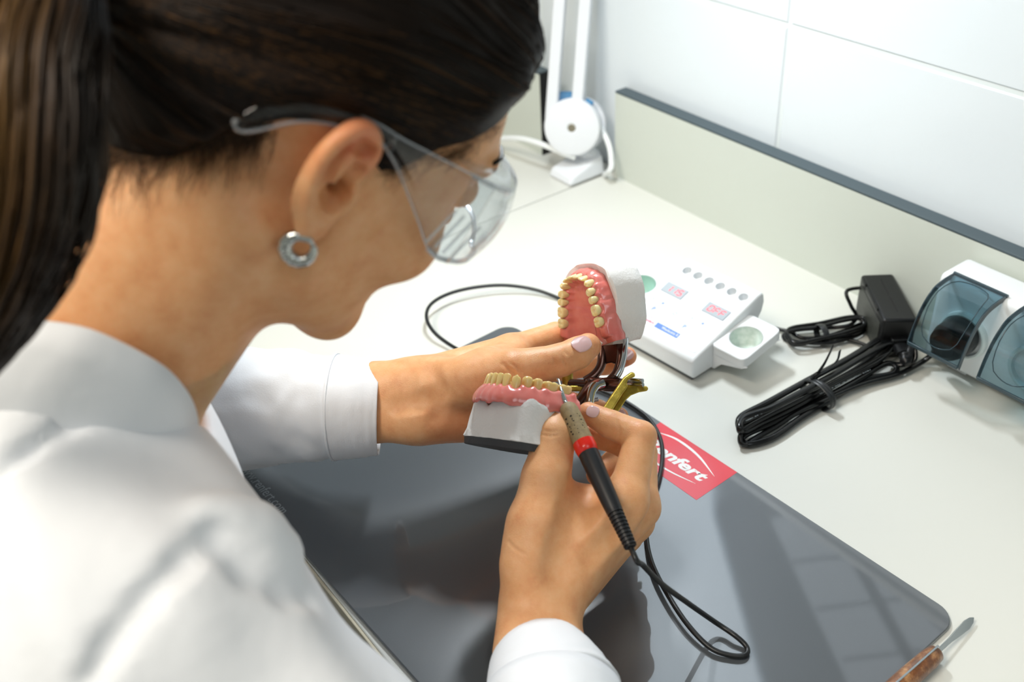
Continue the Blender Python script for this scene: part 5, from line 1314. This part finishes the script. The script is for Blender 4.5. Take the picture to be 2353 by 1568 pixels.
# ---------------------------------------------------------------- clear safety glasses
t = NT('clear_polycarbonate'); t.n.remove(t.b)
tr = t.add('ShaderNodeBsdfTransparent'); tr.inputs['Color'].default_value = (.93, .945, .955, 1)
gl = t.add('ShaderNodeBsdfGlossy'); gl.inputs['Roughness'].default_value = .06
fr = edge_fac(t, .04, .6)
mxs = t.add('ShaderNodeMixShader'); t.link(fr.outputs[0], mxs.inputs[0]); t.link(tr.outputs[0], mxs.inputs[1]); t.link(gl.outputs[0], mxs.inputs[2]); t.link(mxs.outputs[0], t.out.inputs['Surface']); m_clear = t.m
t = NT('clear_moulded_edge'); t.n.remove(t.b)
tr = t.add('ShaderNodeBsdfTransparent'); tr.inputs['Color'].default_value = (.90, .92, .94, 1)
gl = t.add('ShaderNodeBsdfGlossy'); gl.inputs['Roughness'].default_value = .18
df = t.add('ShaderNodeBsdfDiffuse'); df.inputs['Color'].default_value = (.9, .93, .96, 1)
m1 = t.add('ShaderNodeMixShader'); m1.inputs[0].default_value = .30; t.link(tr.outputs[0], m1.inputs[1]); t.link(df.outputs[0], m1.inputs[2])
m2 = t.add('ShaderNodeMixShader'); t.link(edge_fac(t, .10, .5).outputs[0], m2.inputs[0]); t.link(m1.outputs[0], m2.inputs[1]); t.link(gl.outputs[0], m2.inputs[2]); t.link(m2.outputs[0], t.out.inputs['Surface']); m_rim = t.m
gls = empty('safety_glasses', HW((0, .09, .01)), 'clear plastic safety glasses worn over the ear', 'safety glasses')
path = [(.0762, .052), (.0763, .061), (.0735, .0735), (.0650, .0845), (.0510, .0955), (.0345, .1055), (.0180, .1125), (0, .1155)]
full = [np.array(p) for p in path]+[np.array((-x, y)) for x, y in path[::-1][1:]]
fl_ = spline([np.append(p, 0) for p in full], 5)[:, :2]; n = len(fl_)
rows = 9; vs = []; top_l = []; bot_l = []
for i in range(n):
    x, y = fl_[i]; ax = abs(x)
    zt = np.interp(y, [.05, .075, .095, .118], [.0305, .0292, .0272, .0262]); zb = np.interp(y, [.05, .06, .078, .096, .107, .116], [-.0108, -.0142, -.0130, -.0124, -.0175, -.0080])
    d = norm(fl_[min(i+1, n-1)]-fl_[max(i-1, 0)]); nrm = np.array([d[1], -d[0]]); nrm = nrm if nrm@np.array([x, y-.02]) > 0 else -nrm
    for k in range(rows):
        v = k/(rows-1); z = zb+(zt-zb)*v; bl = .0045*(1-(2*v-1)**2)
        vs.append(HW((x+nrm[0]*bl, y+nrm[1]*bl, z)))
    top_l.append(vs[-1]); bot_l.append(vs[-rows])
fs = [(i*rows+k, i*rows+k+1, (i+1)*rows+k+1, (i+1)*rows+k) for i in range(n-1) for k in range(rows-1)]
lens = MB().add(vs, fs).build('lens', m_clear, gls, smooth=True); md = lens.modifiers.new('thick', 'SOLIDIFY'); md.thickness = .0022; md.offset = 0
MB().add(*tube_vf(top_l, .0012, 8)).build('upper_rim', m_rim, lens); MB().add(*tube_vf(bot_l, .0014, 8)).build('lower_rim', m_rim, lens)
# brow flange over the lens
vs = []
for i in range(n):
    x, y = fl_[i]; k = 1-.012/max(.03, math.hypot(x, y-.02)); vs += [top_l[i], HW((x*k, .02+(y-.02)*k, .0325))]
md = MB().add(vs, [(2*i, 2*i+1, 2*i+3, 2*i+2) for i in range(n-1)]).build('brow_flange', m_clear, lens, smooth=True).modifiers.new('thick', 'SOLIDIFY'); md.thickness = .0016
for s in (1, -1):
    P = lambda x, y, z: HW((s*x, y, z))
    ty = [-.0585, -.056, -.050, -.036, -.020, -.004, .011, .0365, .053, .066]
    tz = [.0085, .0165, .0235, .0318, .0345, .0345, .0330, .0318, .0308, .0305]
    bz = [.0075, .0060, .0090, .0205, .0265, .0285, .0215, .0015, -.0120, -.0146]
    xx = [.0690, .0705, .0715, .0735, .0760, .0775, .0780, .0775, .0766, .0764]
    U_ = np.linspace(0, 1, 46); q = np.linspace(0, 1, len(ty))
    def it(a): return spline([(b_, 0, 0) for b_ in a], 5)[:46, 0]
    TY, TZ_, BZ, XX = it(ty), it(tz), it(bz), it(xx); m_ = len(TY); i0 = 30
    def sheet(a, b, name):
        vs = []; R_ = 6
        for i in range(a, b):
            for k in range(R_):
                v = k/(R_-1); vs.append(P(XX[i]+.0012*(1-(2*v-1)**2), TY[i]+(.004*(1-v) if i > 34 else 0)*0, BZ[i]+(TZ_[i]-BZ[i])*v))
        fs = [(i*R_+k, i*R_+k+1, (i+1)*R_+k+1, (i+1)*R_+k) for i in range(b-a-1) for k in range(R_-1)]
        o = MB().add(vs, fs).build(name, m_clear, gls, smooth=True); md = o.modifiers.new('thick', 'SOLIDIFY'); md.thickness = .0026 if name == 'temple_arm' else .0018; md.offset = 0
        for L, nm in ((TZ_, 'upper_edge'), (BZ, 'lower_edge')):
            MB().add(*tube_vf([P(XX[i], TY[i], L[i]) for i in range(a, b)], .00055, 8)).build(nm, m_rim, o)
        return o
    arm_ = sheet(0, 29, 'temple_arm'); sh = sheet(28, m_, 'side_shield')
    MB().add(*tube_vf([P(XX[0], TY[0], BZ[0]+.0005), P(XX[1]+.0003, TY[1]-.0010, (BZ[1]+TZ_[1])/2), P(XX[2], TY[2], TZ_[2])], .0012, 8)).build('arm_tip', m_rim, arm_)
    for k in range(4):
        y0 = .0475+.0058*k; MB().add(*tube_vf([P(.0785, y0, -.0075-.0012*k), P(.0785, y0+.0050, .0125-.001*k)], .0008, 8)).build('vent_rib', m_rim, sh)

# ---------------------------------------------------------------- hoop earring
ear = None
m_silver = mat('polished_silver', '#c4c6c4', .10, metal=1.)
lobe = HW((.0740, -.0055, -.0275)); ec = lobe+norm(HA@np.array([.10, -.25, -1]))*.0062
ering = empty('hoop_earring', ec, 'chunky silver hoop earring hanging from the ear lobe', 'earring')
e1 = norm(HA@np.array([.35, .85, -.1])); e2 = norm(HA@np.array([.12, -.1, 1])); e2 = norm(e2-e1*(e1@e2))
pts = []; rad = []
for k in range(73):
    a = math.radians(70+k*4.72); pts.append(ec+.0064*(math.cos(a)*e1+math.sin(a)*e2)); rad.append(.0013+.0022*math.sin(math.pi*k/72)**.8+(.00022 if k % 6 < 3 else 0)*math.sin(math.pi*k/72))
hp_ = MB().add(*tube_vf(pts, rad, 16)).build('hoop', m_silver, ering, smooth=.9)
MB().add(*tube_vf([ec+.0064*(math.cos(math.radians(a))*e1+math.sin(math.radians(a))*e2) for a in (52, 60, 70)], .0011, 10)).build('clasp', m_silver, ering)
# ---------------------------------------------------------------- light
def area(name, loc, target, size, power, color=(1, 1, 1), sy=None):
    d = bpy.data.lights.new(name, 'AREA'); d.energy = power; d.color = color; d.shape = 'RECTANGLE'; d.size = size; d.size_y = sy or size
    o = bpy.data.objects.new(name, d); COL.objects.link(o); o.location = loc
    o.rotation_euler = (Vector(target)-Vector(loc)).to_track_quat('-Z', 'Y').to_euler(); return o
area('ceiling_panel_light', (-.50, -.85, 2.56), (-.50, -.75, 0), .9, 40, (1, .915, .79), .9)
area('ceiling_panel_light', (.75, .1, 2.56), (.75, .1, 0), .7, 5, (.88, .95, 1), .7)
bl = area('bench_lamp_light', HDC+hn*.008, HDC+hn, .135, 3.0, (.90, .965, 1), .034)
zz_ = -hn; yy_ = np.cross(zz_, hx); bl.rotation_euler = Matrix([[hx[k], yy_[k], zz_[k]] for k in range(3)]).to_euler()
w = bpy.data.worlds.new('world'); SC.world = w; w.use_nodes = True
w.node_tree.nodes['Background'].inputs[0].default_value = (.85, .92, 1, 1); w.node_tree.nodes['Background'].inputs[1].default_value = .20
SC.view_settings.view_transform = 'Standard'; SC.view_settings.look = 'None'; SC.view_settings.gamma = 1; SC.view_settings.use_curve_mapping = False
SC.view_settings.exposure = 0.02
SC.cycles.max_bounces = 10; SC.cycles.transparent_max_bounces = 16; SC.cycles.use_denoising = True
